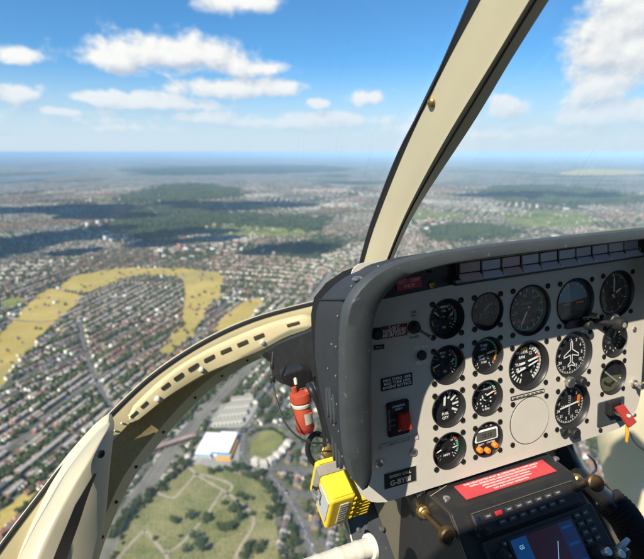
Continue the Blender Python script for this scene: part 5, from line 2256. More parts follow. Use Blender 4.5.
# small controls left of the dials
u, v = puv(413.5, 327)
b = MB()
b.lathe([(.0095, .0002), (.0095, .003), (.007, .005), (.005, .012)], M_BLACK, n=20)
b.lathe([(.0062, .005), (.0060, .010), (.003, .011)], M_DKRED, n=16)
b.build('toggle_switch', panel, keep=False, smooth=40, label='toggle with dark red collar and silver lever', loc=(u, v, 0))
tg = C.objects.get('toggle_switch')
b = MB()
b.tube([(0, 0, .008), (.006, -.006, .018), (.011, -.010, .026)], [.0018, .002, .003], M_SILV, n=10)
b.build('lever', tg, keep=False, smooth=40)
u, v = puv(421, 355)
b = MB()
b.lathe([(.0072, .0002), (.0072, .004), (.0055, .0055), (.001, .0055)], M_BLACK, n=20)
b.build('push_button', panel, keep=False, smooth=40, loc=(u, v, 0))
u, v = puv(376.5, 333.5)
b = MB()
b.lathe([(.0085, .0002), (.0085, .004), (.006, .007), (.004, .007)], M_BLACK, n=20)
b.build('push_button', panel, keep=False, smooth=40, loc=(u, v, 0))

# guarded red rocker on a black plate
c_, wd, ht, a = uvframe((385.5, 403), (407, 398), (388, 437))
swp = empty('x')
bpy.data.objects.remove(swp)
X = np.array([math.cos(a), math.sin(a), 0])
Yv = np.array([-math.sin(a), math.cos(a), 0])
b = MB()
b.prism(round_poly([(-wd / 2, -ht / 2), (wd / 2, -ht / 2), (wd / 2, ht / 2), (-wd / 2, ht / 2)], .004), .0002, .0030, M_BLACK, (*c_, 0), [X, Yv, (0, 0, 1)])
for sx in (-.38, .38):
    for sy in (-.44, .44):
        b.lathe([(.0022, .003), (.0018, .004)], M_SCREW, np.array([*c_, 0]) + X * sx * wd + Yv * sy * ht, n=10)
b.text('LANDING', .0045, np.array([*c_, .0032]) + Yv * ht * .36 + X * .001, M_WHITE, [X, Yv], .02)
b.text('LIGHT', .0045, np.array([*c_, .0032]) + Yv * ht * .27 + X * .001, M_WHITE, [X, Yv], .02)
b.text('BOTH', .0038, np.array([*c_, .0032]) - Yv * ht * .02 - X * wd * .26, M_DIM, [X, Yv], .02)
b.text('FWD', .0038, np.array([*c_, .0032]) - Yv * ht * .18 - X * wd * .26, M_DIM, [X, Yv], .02)
b.text('OFF', .0042, np.array([*c_, .0032]) - Yv * ht * .37 + X * .002, M_WHITE, [X, Yv], .02)
b.text('ACCUMULATOR', .0042, np.array([*c_, .0032]) - X * wd * .43, M_DIM, [Yv, -X], .02)
sw = b.build('switch_plate', panel, keep=False, label='black switch plate with a red rocker', bevel=.0006)
b = MB()
o_ = np.array([*c_, .003]) + X * wd * .20 - Yv * ht * .06
q0 = [o_ + X * x + Yv * y for x, y in ((-.0085, -.0115), (.0075, -.0115), (.0075, .0115), (-.0085, .0115))]
b.hexa(q0, [p + np.array([0, 0, h_]) for p, h_ in zip(q0, (.013, .013, .009, .009))], mat('red_rocker', (.62, .035, .02), .35))
b.build('rocker', sw, keep=False, bevel=.0015)

# guarded red lever at the lower right
c_, wd, ht, a = uvframe((597, 403), (623, 396), (597, 427))
b = MB()
b.prism(round_poly([(-wd / 2, -ht / 2), (wd / 2, -ht / 2), (wd / 2, ht / 2), (-wd / 2, ht / 2)], .004), .0002, .0022, M_SLATE, (*c_, 0))
sw = b.build('switch_plate', panel, keep=False, label='slate plate with a red hinged guard')
b = MB()
o_ = np.array([*c_, .002])
b.box(o_ + np.array([-.006, .012, .006]), (.020, .024, .012), M_BLACK)
b.tube([o_ + np.array([-.010, .024, .008]), o_ + np.array([.010, .024, .008])], .0035, M_BLACK, n=10)
b.build('hinge', sw, keep=False, bevel=.001)
b = MB()
gl = [np.array(q) for q in ((-.012, .016, .013), (.004, .018, .014), (.017, -.012, .030), (.000, -.017, .031))]
b.hexa([o_ + q for q in gl], [o_ + q + np.array([.001, .004, .005]) for q in gl], mat('red_guard', (.33, .035, .025), .4))
b.build('guard', sw, keep=False, bevel=.0015)
b = MB()
b.box(o_ + np.array([-.003, .004, .018]), (.006, .006, .014), M_SILV)
b.box(o_ + np.array([.004, .004, .029]), (.004, .005, .006), M_IVORY)
b.build('toggle', sw, keep=False, bevel=.001)
b = MB()
b.tube([o_ + np.array([.002, -.014, .028]), o_ + np.array([.004, -.028, .028]), o_ + np.array([.009, -.047, .024])], [.0022, .003, .0024], M_AMBER, n=8)
b.build('pull_tag', sw, keep=False, smooth=40)

# ------------------------------------------------------------------ hood over the panel
# front edge outline (pixel, height above the face)
def w_front(v):
    return float(np.interp(v, [-.22, .09], [.058, .112]))


OUT_PX = [(361, 489), (353.5, 480), (348.5, 464), (345.5, 440), (343.5, 400), (343.5, 360), (344.5, 330), (348, 308), (356, 293), (368, 280), (384, 269), (402, 261.5), (424, 256), (450, 251), (500, 244), (560, 237.5), (644, 228.5), (668, 226)]
IN_PX = [(363, 490.5), (369, 488), (373, 478), (374, 460), (374, 440), (373.5, 400), (373, 360), (374, 332), (378, 312), (386, 297), (397, 285), (412, 275.5), (430, 270), (455, 264), (500, 257.5), (560, 250), (644, 240), (668, 237)]


def front(px):
    w = .09
    for _ in range(4):
        u, v = puv(*px, w)
        w = w_front(v)
    return np.array([u, v, w])


NH = 90
FO = smooth_line([front(q) for q in OUT_PX], NH)
FI = smooth_line([front(q) for q in IN_PX], NH)
# right side: turn down symmetrically beyond the frame edge
ur = .455
for arr, rr, s_ in ((FO, .05, 1), (FI, .035, 0)):
    last = arr[-1]
    add = []
    uend = .470 if s_ else .434
    arr[:] = [p for p in arr if p[0] < uend - rr]
    v_top = arr[-1][1]
    for k in range(1, 13):
        a = k / 12 * math.pi / 2
        add.append(np.array([uend - rr + rr * math.sin(a), v_top - rr + rr * math.cos(a), 0]))
    for k in range(1, 14):
        add.append(np.array([uend, v_top - rr - k * .02, 0]))
    for p in add:
        p[2] = w_front(p[1])
    arr += add
n = min(len(FO), len(FI))


def resample(L, n):
    P = np.array(L)
    s_ = np.concatenate([[0], np.cumsum(np.linalg.norm(np.diff(P, axis=0), axis=1))])
    t = np.linspace(0, s_[-1], n)
    return [np.array([np.interp(x, s_, P[:, i]) for i in range(3)]) for x in t]


n = 130
FO, FI = resample(FO, n), resample(FI, n)
b = MB()
rows = []
for p, q in zip(FO, FI):
    t = q - p
    z_ = np.array([0, 0, 1.0])
    rows.append([p + z_ * -.014, p + t * .02 + z_ * -.006, p + t * .10 + z_ * -.001, p + t * .45 + z_ * .0012, p + t * .86 + z_ * .0005, q + z_ * -.004, q + t * .02 + z_ * -.012])
b.loft(rows, M_RIM)
cowl = None
hood_b = MB()
# outer skin running forward from the rim, drooping and closing in
def back(p, k):
    f_ = np.clip((p[1] + .235) / .20, 0, 1)
    dep = (.012 + .078 * f_ ** .8) * k
    droop = .020 * k * np.clip((p[1] + .02) / .10, 0, 1)
    inset = .004 * k
    return np.array([p[0] + inset if p[0] < .2 else p[0] - inset, p[1] - droop, p[2] - .014 - dep])


rows = []
for p in FO:
    rows.append([back(p, k) + (np.array([0, 0, 0]) if k else np.array([.0015, -.001, 0])) for k in (0, .15, .4, .7, 1.0)])
hood_b.loft(rows, M_HOOD)
rows = []
for p, q in zip(FO, FI):                                     # inner skin
    qb = q + (q - p) * .02 + np.array([0, 0, -.012])
    rows.append([qb, np.array([qb[0], qb[1], max(.0005, qb[2] * .5)]), np.array([qb[0], qb[1], .0006])])
hood_b.loft(rows, M_HOOD)
cowl = hood_b.build('hood', panel, keep=False, smooth=50, label='black crackle hood with worn grey rim')
rim = b.build('rim', cowl, keep=False, smooth=50)
# closing plate in front of the hood (nose side)
b = MB()
bk = [back(p, 1.0) for p in FO]
top_pts = [tuple(q[:2]) for q in bk]
b.add([(x, y, -.02) for x, y in top_pts[::3]], [tuple(range(len(top_pts[::3])))], M_HOOD)
b.build('nose_plate', cowl, keep=False)
# seam bead between side and top, rivets, louvres
b = MB()
sidx = 44
for i in range(n):
    if FO[i][1] > .062:
        sidx = i
        break
b.tube([back(FO[sidx], k) + np.array([-.0008, .0012, 0]) for k in (0, .25, .5, .75, 1)], .0012, M_SEAL, n=6)
for i in range(sidx - 26, sidx + 8, 4):
    p = back(FO[i], .08)
    b.lathe([(.0015, 0), (.0012, .0008), (.0005, .0011)], M_SILV, p + np.array([-.0006, .0004, 0]), ax=[(0, 1, 0), (0, 0, 1), (-1, 0, 0)], n=8)
for i, k in ((sidx - 14, .3), (sidx - 18, .35), (sidx - 10, .4), (sidx - 24, .2), (sidx - 6, .25)):
    p = back(FO[i], k)
    b.lathe([(.0015, 0), (.0012, .0008), (.0005, .0011)], M_SILV, p + np.array([-.0006, 0, 0]), ax=[(0, 1, 0), (0, 0, 1), (-1, 0, 0)], n=8)
b.build('rivets', cowl, keep=False)
for vv0 in (-.080, -.150):
    b = MB()
    pi = min(FO, key=lambda p: abs(p[1] - vv0) + (10 if p[0] > 0 else 0))
    for k in range(3):
        zc = pi[2] - .032 - k * .011
        uc = pi[0] + .0008
        b.prism([(zc + .0036 * math.cos(t), vv0 + (.024 - .004 * abs(k - 1)) * math.sin(t)) for t in np.linspace(0, 2 * math.pi, 16, endpoint=False)], -.0025, .0015, M_SLATE if k % 2 else M_RIM, (uc, 0, 0), [(0, 0, 1), (0, 1, 0), (-1, 0, 0)])
    b.build('louvre', cowl, keep=False, smooth=40)
# bright screw on the top corner and a clip
b = MB()
p = back(FO[sidx + 3], .10)
b.lathe([(.006, 0), (.006, .0015), (.004, .003), (.001, .0034)], M_SILV, p + np.array([0, .001, 0]), ax=[(1, 0, 0), (0, 0, 1), (0, 1, 0)], n=14)
b.build('screw', cowl, keep=False, smooth=40)

# black band under the hood with the caution lights
wB = .012
ub = [puv(*q, wB) for q in ((382, 300), (456, 284), (644, 256), (670, 252))]
b = MB()
b.add([(ub[0][0] - .01, ub[0][1], wB), (ub[1][0], ub[1][1], wB), (ub[2][0], ub[2][1], wB), (ub[3][0], ub[3][1], wB), (ub[3][0], .076, wB), (ub[0][0] - .01, .076, wB)], [(0, 1, 2, 3, 4, 5)], M_BLACKW)
b.add([(ub[0][0] - .01, ub[0][1], wB), (ub[1][0], ub[1][1], wB), (ub[2][0], ub[2][1], wB), (ub[3][0], ub[3][1], wB), (ub[3][0], ub[3][1], .0005), (ub[2][0], ub[2][1], .0005), (ub[1][0], ub[1][1], .0005), (ub[0][0] - .01, ub[0][1], .0005)],
      [(0, 1, 6, 7), (1, 2, 5, 6), (2, 3, 4, 5)], M_BLACKW)
b.build('upper_band', panel, keep=False)
placard((396, 279.5), (421, 275.5), (396.5, 291), M_PLACRED, ['BAT. TEMP', 'INOP'], mat('placard_pink_text', (.72, .42, .42), .5), 'red tag reading BAT. TEMP INOP', .0072, w=wB, bold=.02)
b = MB()
u, v = puv(431.5, 284.3, wB)
b.lathe([(.0052, .0002), (.0052, .002), (.003, .0035), (.002, .002)], M_BRASS, (u, v, wB), n=16)
u, v = puv(429.5, 269.8, wB)
b.lathe([(.0042, .0002), (.0042, .002), (.002, .003)], M_SCREW, (u, v, wB), n=16)
b.build('screw', panel, keep=False, smooth=40)
wS = .020
b = MB()
q4 = [puv(*q, wS) for q in ((456, 286), (456, 262.5), (644, 236.5), (644, 257))]
b.add([(*q, wS) for q in q4] + [(*q, wB) for q in q4], [(0, 1, 2, 3), (0, 1, 5, 4), (1, 2, 6, 5), (2, 3, 7, 6), (3, 0, 4, 7)], M_BLACK)
ann = b.build('annunciator', panel, keep=False, label='row of ten small two-part caution lights in a black bar')
b = MB()
l0 = [np.array([*puv(*q, wS + .004), wS + .004]) for q in ((457, 262.2), (634, 239.2))]
b.tube([l0[0], l0[1]], .0011, M_CREAM2, n=6)
b.build('bead', ann, keep=False)
b = MB()
t0 = [np.array([*puv(*q, wS + .006), wS + .006]) for q in ((456, 283.5), (644, 255.5), (644, 252.5), (456, 280.6))]
b.hexa([p - np.array([0, 0, .006]) for p in t0], t0, M_TRAY)
b.build('tray', ann, keep=False)
LX = [(459, 478.8, 262.8, 280.0), (481, 499, 260.2, 277.3), (501, 518.5, 257.3, 274.4), (521, 537.2, 254.8, 271.4), (539.2, 555.5, 252.4, 268.6), (557.8, 573.4, 250, 265.8), (575, 589.5, 247.6, 263.3), (591.5, 606, 245.4, 260.8),
      (607.6, 621.5, 243.2, 258.4), (623, 636.5, 241.2, 256.2)]
for k, (x0, x1, y0, y1) in enumerate(LX):
    dy = (x1 - x0) * .135
    w0 = wS + .0004
    q = [np.array(puv(*p, w0)) for p in ((x0, y0 + .4), (x1, y0 + .4 - dy), (x1, y1 - dy), (x0, y1))]
    rose = k in (0, 2)
    b = MB()
    md = [q[0] * .42 + q[3] * .58, q[1] * .42 + q[2] * .58]
    md2 = [q[0] * .36 + q[3] * .64, q[1] * .36 + q[2] * .64]
    up_ = [q[0], q[1], md[1], md[0]]
    lo_ = [md2[0], md2[1], q[2], q[3]]
    b.hexa([(*p, w0) for p in up_], [(*p, w0 + .003) for p in up_], M_LAMP2 if rose else M_LAMP1)
    b.hexa([(*p, w0) for p in lo_], [(*lo_[0], w0 + .003), (*lo_[1], w0 + .003), (*lo_[2], w0 + .011), (*lo_[3], w0 + .011)], M_LAMP2_REFL if rose else M_LAMP1_REFL)
    b.build('caution_light', ann, keep=False, bevel=.0007)
    b = MB()
    b.box((*(q[1] * .5 + q[2] * .5 + np.array([.0022, -.004])), w0 + .003), (.0016, .007, .005), M_OLIVED)
    b.build('divider', ann, keep=False)

# ------------------------------------------------------------------ things forward of the panel, left side
# dark bracket between nose frame and panel
bk_px = [(264, 352), (276, 343), (292, 336), (311, 329), (319, 322), (330, 322), (345, 420), (330, 420), (320, 380), (310, 378), (305, 383), (296, 385), (284, 381), (277, 375), (275, 360)]
b = MB()
f_ = [onY(*q, .80 + .0016 * (330 - q[0])) for q in bk_px]
b.add(f_ + [p + np.array([.004, .05, -.03]) for p in f_], [tuple(range(len(bk_px)))] + [(i, (i + 1) % len(bk_px), (i + 1) % len(bk_px) + len(bk_px), i + len(bk_px)) for i in range(len(bk_px))], M_BLACK)
brk = b.build('panel_bracket', cabin, bevel=.004)
b = MB()
f_ = [onY(*q, .80) for q in ((279, 368), (298, 362), (307, 364), (309, 374), (303, 381), (293, 384), (284, 380), (279, 374))]
b.add(f_ + [p + np.array([.0, -.028, 0]) for p in f_], [tuple(range(8)), tuple(range(8, 16))] + [(i, (i + 1) % 8, (i + 1) % 8 + 8, i + 8) for i in range(8)], M_BLACK)
b.build('housing', brk, bevel=.005)

# red canister
top = onY(300, 394, .74)
bot = onY(306, 431, .73)
axd = bot - top
Lc = np.linalg.norm(axd)
axd /= Lc
xa = np.cross(axd, [0, 1, 0])
xa /= np.linalg.norm(xa)
ya = np.cross(axd, xa)
AXC = [xa, ya, axd]
can = empty('canister', bot, 'red-orange cylindrical canister with flanged cap hanging beside the panel', 'canister')
rc = .0185
b = MB()
b.lathe([(rc * .2, .0), (rc * .78, .004), (rc * .92, .012), (rc * .9, Lc * .36), (rc * .94, Lc * .38), (rc * .90, Lc * .95), (rc * .80, Lc)], M_RCAN, top, AXC, n=28)
b.build('body', can, smooth=40)
b = MB()
b.lathe([(rc * .6, -.006), (rc * 1.05, -.002), (rc * 1.12, .006), (rc * 1.12, .012), (rc * .98, .014), (rc * .98, .022), (rc * .7, .024)], M_RCAN, top, AXC, n=28)
b.tube([top - axd * .004 - xa * .009, top - axd * .016 - xa * .010], .0055, M_RCAN, n=12)
e1 = onY(313, 388, .735) - top
b.tube([top + axd * .006, top + e1 * .7, onY(320, 396, .73)], [.008, .007, .006], M_RCAN, n=12)
b.build('cap', can, smooth=40)
b = MB()
b.lathe([(.0032, 0), (.0032, .010), (.002, .012)], M_IVORY, onY(296, 384, .735), [xa, ya, -axd], n=10)
b.build('screw', can, smooth=40)
b = MB()
b.lathe([(.003, 0), (.003, .005)], M_IVORY, onY(326, 399, .725), [(1, 0, 0), (0, 0, 1), (0, -1, 0)], n=10)
b.build('screw', can, smooth=40)
b = MB()
b.lathe([(.0028, 0), (.0028, .005)], M_RCAN, onY(311, 413, .715), [(1, 0, 0), (0, 0, 1), (0, -1, 0)], n=10)
b.build('screw', can, smooth=40)
b = MB()
b.lathe([(rc * 1.02, .0), (rc * 1.06, .001), (rc * 1.02, .006), (rc * 1.0, .007)], M_IVORY, top + axd * .016 + ya * .0, AXC, n=20)
lb = b.build('clamp_band', can, smooth=40)
b = MB()
for r_i in range(9):
    q0_, q1_ = .75 + r_i * .11, .75 + (r_i + 1) * .11
    for z0_, z1_ in ((.45, .74),):
        vv_ = [top + axd * Lc * z_ + (xa * math.cos(q_) + ya * math.sin(q_)) * rc * .957 for q_, z_ in ((q0_, z0_), (q1_, z0_), (q1_, z1_), (q0_, z1_))]
        b.add(vv_, [(0, 1, 2, 3)], M_LABEL)
b.build('label', can)
b = MB()
b.lathe([(rc * .945, Lc * .86), (rc * .965, Lc * .87), (rc * .965, Lc * .93), (rc * .93, Lc * .94)], M_DKRED, top, AXC, n=24, cap=False)
b.build('lower_band', can, smooth=40)

hose = MB()
hose.tube(smooth_line([onY(309, 385, .72), onY(312, 391, .705), onY(318, 402, .70), onY(323, 418, .70), onY(326, 434, .70), onY(326, 446, .70)], 20), .0068, M_HOSE, n=12)
o = hose.build('hose', smooth=50)
meta(o, 'thick black hose curving down over the red canister', 'hose')
hose = MB()
hose.tube(smooth_line([onY(325, 436, .73), onY(315, 434, .735), onY(309, 441, .735), onY(308, 452, .735), onY(313, 462, .73), onY(320, 466, .73)], 24), .0055, M_HOSE, n=12)
o = hose.build('hose', smooth=50)
meta(o, 'black hose looping behind the brass fitting above the yellow box', 'hose')
b = MB()
b.tube(smooth_line([onY(273, 352, .78), onY(272, 364, .765), onY(272.5, 379, .75), onY(276, 398, .72), onY(284, 421, .69), onY(298, 437, .67), onY(314, 443, .66), onY(336, 441.5, .66)], 50), .0016, M_WIRE, n=8)
for q, r_ in ((onY(272.3, 379, .75), .0055), (onY(272, 366, .763), .004)):
    b.lathe([(r_ * .6, -.008), (r_, -.006), (r_, .006), (r_ * .6, .008)], M_WIRE, q, n=12)
o = b.build('cable', smooth=50)
meta(o, 'thin dark cable hanging in a loop below the nose frame', 'cable')
fit = empty('pipe_fitting', onY(328, 452, .68), 'brass hose fitting with steel collar above the yellow box', 'fitting')
c0 = onY(328, 452, .69)
b = MB()
b.lathe([(.009, -.012), (.0125, -.010), (.0125, -.004), (.0105, -.003), (.0105, .003), (.013, .004), (.013, .010), (.008, .012)], M_BRASS, c0, [(1, 0, 0), (0, .5, .86), (0, -.86, .5)], n=6)
b.build('brass_nut', fit, smooth=30)
b = MB()
b.lathe([(.008, 0), (.009, .002), (.009, .014), (.007, .018)], M_SILV, onY(331, 445, .69), [(1, 0, 0), (0, 1, 0), (0, 0, 1)], n=14)
b.build('collar', fit, smooth=40)

# yellow equipment box
sl = math.radians(20)
X3 = np.array([1, .0, .0])
L3v = np.array([-.03, math.cos(sl), math.sin(sl)])
L3v /= np.linalg.norm(L3v)
N3 = np.cross(X3, L3v)
N3 /= np.linalg.norm(N3)
X3 = np.cross(L3v, N3)
FL = onY(331.5, 503, .55)                                    # front left upper corner
FR = on_plane(357, 495, FL, N3)
Wb = float((FR - FL) @ X3)
BL = on_plane(313.5, 461, FL, N3)
Lb = float((BL - FL) @ L3v)
# depth of the front face from its lower edge
bl2 = on_plane(334, 527, FL, L3v)
Hb = float(-(bl2 - FL) @ N3)
print('yellow box', Wb, Lb, Hb)
ybox = empty('equipment_box', FL - N3 * Hb, 'bright yellow beacon box with grey strap and silver label, beside the panel', 'box')
AXB = [X3, L3v, N3]
O3 = FL


def yb(b, x0, x1, y0, y1, z0, z1, m_):
    b.box(O3 + X3 * (x0 + x1) / 2 + L3v * (y0 + y1) / 2 + N3 * (z0 + z1) / 2, (x1 - x0, y1 - y0, z1 - z0), m_, AXB)


b = MB()
yb(b, 0, Wb, .0, Lb, -Hb, 0, M_YBOX)
bd = b.build('case', ybox, bevel=.005, seg=3)
b = MB()
yb(b, .004, Wb - .004, .004, Lb * .58, 0.0002, .0022, M_YBOX)
yb(b, .004, Wb - .004, Lb * .86, Lb - .003, 0.0002, .0030, M_YBOX)
b.build('lid_panel', ybox, bevel=.0018, seg=2)
b = MB()
yb(b, -.0015, Wb + .0015, Lb * .60, Lb * .84, -Hb * .9, .0026, M_GREYST)
b.build('strap', ybox, bevel=.0008)
b = MB()
yb(b, Wb * .40, Wb * .74, -.0012, .0003, -Hb * .86, -Hb * .18, M_LABEL)
for k in range(7):
    yb(b, Wb * .44, Wb * (.70 - .05 * (k % 3)), -.0016, -.0012, -Hb * (.80 - .085 * k), -Hb * (.77 - .085 * k), M_GREYST)
b.build('label', ybox)
b = MB()
yb(b, -.0016, .0002, Lb * .06, Lb * .52, -Hb * .80, -Hb * .14, mat('grey_side_plate', (.42, .43, .43), .5))
b.build('side_plate', ybox)
for k in range(5):
    b = MB()
    zc = -Hb * (.12 + .17 * k)
    yb(b, Wb - .002, Wb + .0025, -.001, Lb * .10, zc - .0045, zc + .0015, M_YBOX)
    b.build('catch', ybox, bevel=.001)
b = MB()
yb(b, Wb + .002, Wb + .034, Lb * .05, Lb * .78, -Hb * .96, -Hb * .30, M_YBOX)
for k in range(6):
    yb(b, Wb + .0015, Wb + .0345, Lb * .02, Lb * .05, -Hb * (.92 - .11 * k), -Hb * (.87 - .11 * k), M_YBOX)
b.build('mount', ybox, bevel=.002)
b = MB()
cl = O3 + L3v * Lb * .50 - N3 * Hb * .34
b.box(cl - X3 * .006, (.004, .020, .012), M_SILV, AXB)
b.tube([cl - X3 * .008 - L3v * .010, cl - X3 * .014, cl - X3 * .008 + L3v * .012], .0022, M_SILV, n=8)
b.tube([cl - X3 * .006 + N3 * .008, cl - X3 * .012 + N3 * .006 + L3v * .006], .0026, M_SCREW, n=8)
b.tube([cl - X3 * .006 - N3 * .010 - L3v * .006, cl - X3 * .013 - N3 * .008 - L3v * .012], .0026, M_SILV, n=8)
b.build('clasp', ybox, smooth=40)

# ------------------------------------------------------------------ centre console
ZL = -.500
console = empty('centre_console', (.49, .44, -.80), 'black worn centre console with red placard, radio and navigation screen', 'console')
A0, A1 = onZ(436.5, 493, ZL), onZ(451, 515, ZL)
B1, B0 = onZ(572, 471.5, ZL), onZ(553, 449, ZL)
yF = (A1[1] + B1[1]) / 2
yB = .56
xL, xR = A1[0], B1[0]
RD = np.array([0, -math.cos(math.radians(42)), -math.sin(math.radians(42))])
RN = np.array([0, -math.sin(math.radians(42)), math.cos(math.radians(42))])
RX = np.array([1.0, 0, 0])
RO = np.array([xL, yF, ZL])
RLEN = .30
b = MB()
lo = RO + RD * RLEN
b.hexa([(xL - .008, yB, ZL - .30), (xR + .004, yB, ZL - .30), (xR + .004, yB, ZL), (xL - .008, yB, ZL)],
       [(xL, lo[1], lo[2] - .1), (xR, lo[1], lo[2] - .1), (xR, lo[1], lo[2]), (xL, lo[1], lo[2])], M_BLACK)
b.v, b.f, b.m = [], [], []
# sides + ledge + sloping face as one shell
prof = [(yB, ZL - .34), (yB, ZL), (yF, ZL), (lo[1], lo[2]), (lo[1], lo[2] - .12)]
Lp = [(xL - (.009 if y > yF + .02 else 0), y, z) for y, z in prof]
Rp = [(xR + (.004 if y > yF + .02 else 0), y, z) for y, z in prof]
b.add(Lp + Rp, [(0, 1, 2, 3, 4), (9, 8, 7, 6, 5)] + [(i, i + 1, i + 6, i + 5) for i in range(4)], M_BLACKW)
b.build('housing', console, bevel=.0035, seg=2)
b = MB()
e_ = [np.array([xL - .007, .486, ZL]), np.array([xL, yF, ZL]), np.array([xL, lo[1], lo[2]])]
b.tube([p + np.array([0, 0, .0003]) for p in e_], .0009, M_BRONZE, n=6)
b.tube([e_[0] + np.array([0, -.004, .0015]), np.array([xR + .004, yB - .004, ZL + .0015])], .0004, M_CREAM2, n=6)
b.build('worn_edge', console)


def ledge(x, y):
    return onZ(x, y, ZL)


pq = [ledge(*q) for q in ((456, 489), (541, 459), (553.5, 470.5), (468, 502.5))]
pa, pb_, pc_, pd_ = [p[:2] for p in pq]
c_ = (pa + pb_ + pc_ + pd_) / 4
wd = float(np.linalg.norm((pb_ - pa) + (pc_ - pd_)) / 2)
ht = float(np.linalg.norm((pa - pd_) + (pb_ - pc_)) / 2)
b = MB()
b.box((*c_, ZL + .0012), (wd, ht, .0012), M_PLACRED2)
for i, t in enumerate(('THIS HELICOPTER MUST BE OPERATED IN COMPLIANCE', 'WITH OPERATING LIMITATIONS SPECIFIED IN THE', 'APPROVED HELICOPTER FLIGHT MANUAL', 'AIRWORTHINESS LIMITATIONS SECTION', 'DAY AND NIGHT OPERATION')):
    vs_, _ = text_geo(t, .03)
    wmax = max(q[0] for q in vs_) - min(q[0] for q in vs_)
    s_ = .0047 if i < 2 else .0040
    b.text(t, s_, (c_[0], c_[1] + ht * (.36 - .18 * i), ZL + .0021), M_WHITE, bold=.012, squash=min(1.25, wd * (.92 if i < 2 else .80 - .05 * i) / (wmax * s_)))
b.build('placard', console, label='faded red warning placard with white lettering')
b = MB()
for q, r_ in (((446.5, 499), .0055), ((556, 459), .005), ((554, 449), .004)):
    b = MB()
    b.lathe([(r_, 0), (r_, .002), (r_ * .6, .0034)], M_SILV, ledge(*q), n=14)
    b.build('screw', console, smooth=40)


def rf(x, y, off=0.0):
    """point on the sloping radio face"""
    return on_plane(x, y, RO + RN * off, RN)


def rfl(p):
    return float((p - RO) @ RX), float((p - RO) @ RD)


AXR = [RX, -RD, RN]


def rbox(b, x0, x1, d0, d1, h0, h1, m_):
    b.box(RO + RX * (x0 + x1) / 2 + RD * (d0 + d1) / 2 + RN * (h0 + h1) / 2, (abs(x1 - x0), abs(d1 - d0), h1 - h0), m_, AXR)


CW = xR - xL
# radio
r0, r1 = rfl(rf(471, 517)), rfl(rf(560, 483))
print('radio face', r0, r1, rfl(rf(484, 536)), rfl(rf(480, 530)), rfl(rf(573, 494)), rfl(rf(506, 541)), rfl(rf(565, 514)), CW)
RX0, RX1 = .026, CW - .022
b = MB()
rbox(b, RX0, RX1, .009, .0415, -.02, .010, M_BLACK)
radio = b.build('radio', console, bevel=.003, label='black radio with two rows of small keys')
b = MB()
rbox(b, RX0, RX1, .0086, .0096, .010, .0125, M_OLIVEMET)
b.build('top_edge', radio)
rw = RX1 - RX0
b = MB()
kk = 0
for rowi, dd in enumerate((.0155, .0275)):
    for k in range(8):
        if k in (0,) and rowi:
            continue
        x = RX0 + rw * (.10 + .098 * k)
        bb = MB()
        m_ = M_PLACRED if (rowi == 0 and k == 1) else M_BTN
        rbox(bb, x, x + rw * .062, dd, dd + .0062, .010, .0125, m_)
        if not (rowi == 0 and k == 1):
            rbox(bb, x + rw * .012, x + rw * .048, dd + .0018, dd + .0036, .0125, .0128, M_DIM)
        bb.build('key', radio, bevel=.0007)
b = MB()
rbox(b, RX0 + .006, RX0 + .012, .015, .021, .010, .0115, M_SNAVY)
b.build('indicator', radio)


def rknob(parent, x, d_, r, h, m_=M_BLACK, tip=None, name='knob'):
    b = MB()
    o_ = RO + RX * x + RD * d_ + RN * .010
    b.lathe([(r, 0), (r * 1.02, h * .2), (r, h * .55), (r * .6, h * .58), (r * .58, h), (r * .4, h * 1.04)], m_, o_, AXR, n=20)
    if tip:
        b.lathe([(r * .60, h * .60), (r * .62, h * .98), (r * .5, h * 1.05)], tip, o_, AXR, n=20)
    return b.build(name, parent, smooth=40)


rknob(radio, RX1 + .001, .018, .0078, .026, M_BLACK, M_BRONZE)
rknob(radio, RX0 + .010, .034, .0062, .014)
rknob(radio, RX0 + .001, .030, .0045, .010)
# navigator
GX0, GX1, GD0, GD1 = .028, CW - .004, .045, .175
b = MB()
rbox(b, GX0, GX1, GD0, GD1, -.02, .010, M_BLACK)
nav = b.build('navigator', console, bevel=.003, label='black navigation unit with a dark colour screen')
gw = GX1 - GX0
SX0, SX1, SD0, SD1 = .068, .182, GD0 + .010, GD1 - .012
b = MB()
rbox(b, SX0 - .004, SX1 + .004, SD0 - .004, SD1 + .004, .010, .0125, M_BLACKW)
b.build('bezel', nav, bevel=.001)
b = MB()
sw_ = SX1 - SX0
rbox(b, SX0, SX1, SD0, SD1, .0125, .0131, M_SDARK)
rbox(b, SX0, SX0 + sw_ * .24, SD0, SD1, .0131, .0134, M_SBLUE)
rbox(b, SX1 - sw_ * .24, SX1, SD0, SD1, .0131, .0134, M_SNAVY)
for k in range(4):
    rbox(b, SX1 - sw_ * .20, SX1 - sw_ * .04, SD0 + .006 + .022 * k, SD0 + .009 + .022 * k, .0134, .0136, M_SBLUE)
    b.text(('GS', 'TRK', 'DIS', 'ETE')[k], .007, RO + RX * (SX0 + sw_ * .12) + RD * (SD0 + .012 + .022 * k) + RN * .0138, M_SCYAN, [RX, -RD], .01)
b.prism([(-.004, -.005), (0, -.002), (.004, -.005), (0, .006)], .0135, .0137, M_SCYAN, RO + RX * (SX0 + sw_ * .5) + RD * (SD0 + .05), AXR)
b.tube([RO + RX * (SX0 + sw_ * .3) + RD * (SD1 - .02) + RN * .0134, RO + RX * (SX0 + sw_ * .5) + RD * (SD0 + .05) + RN * .0134, RO + RX * (SX0 + sw_ * .66) + RD * (SD0 + .02) + RN * .0134], .0005, M_SCYAN, n=4)
b.build('screen', nav)
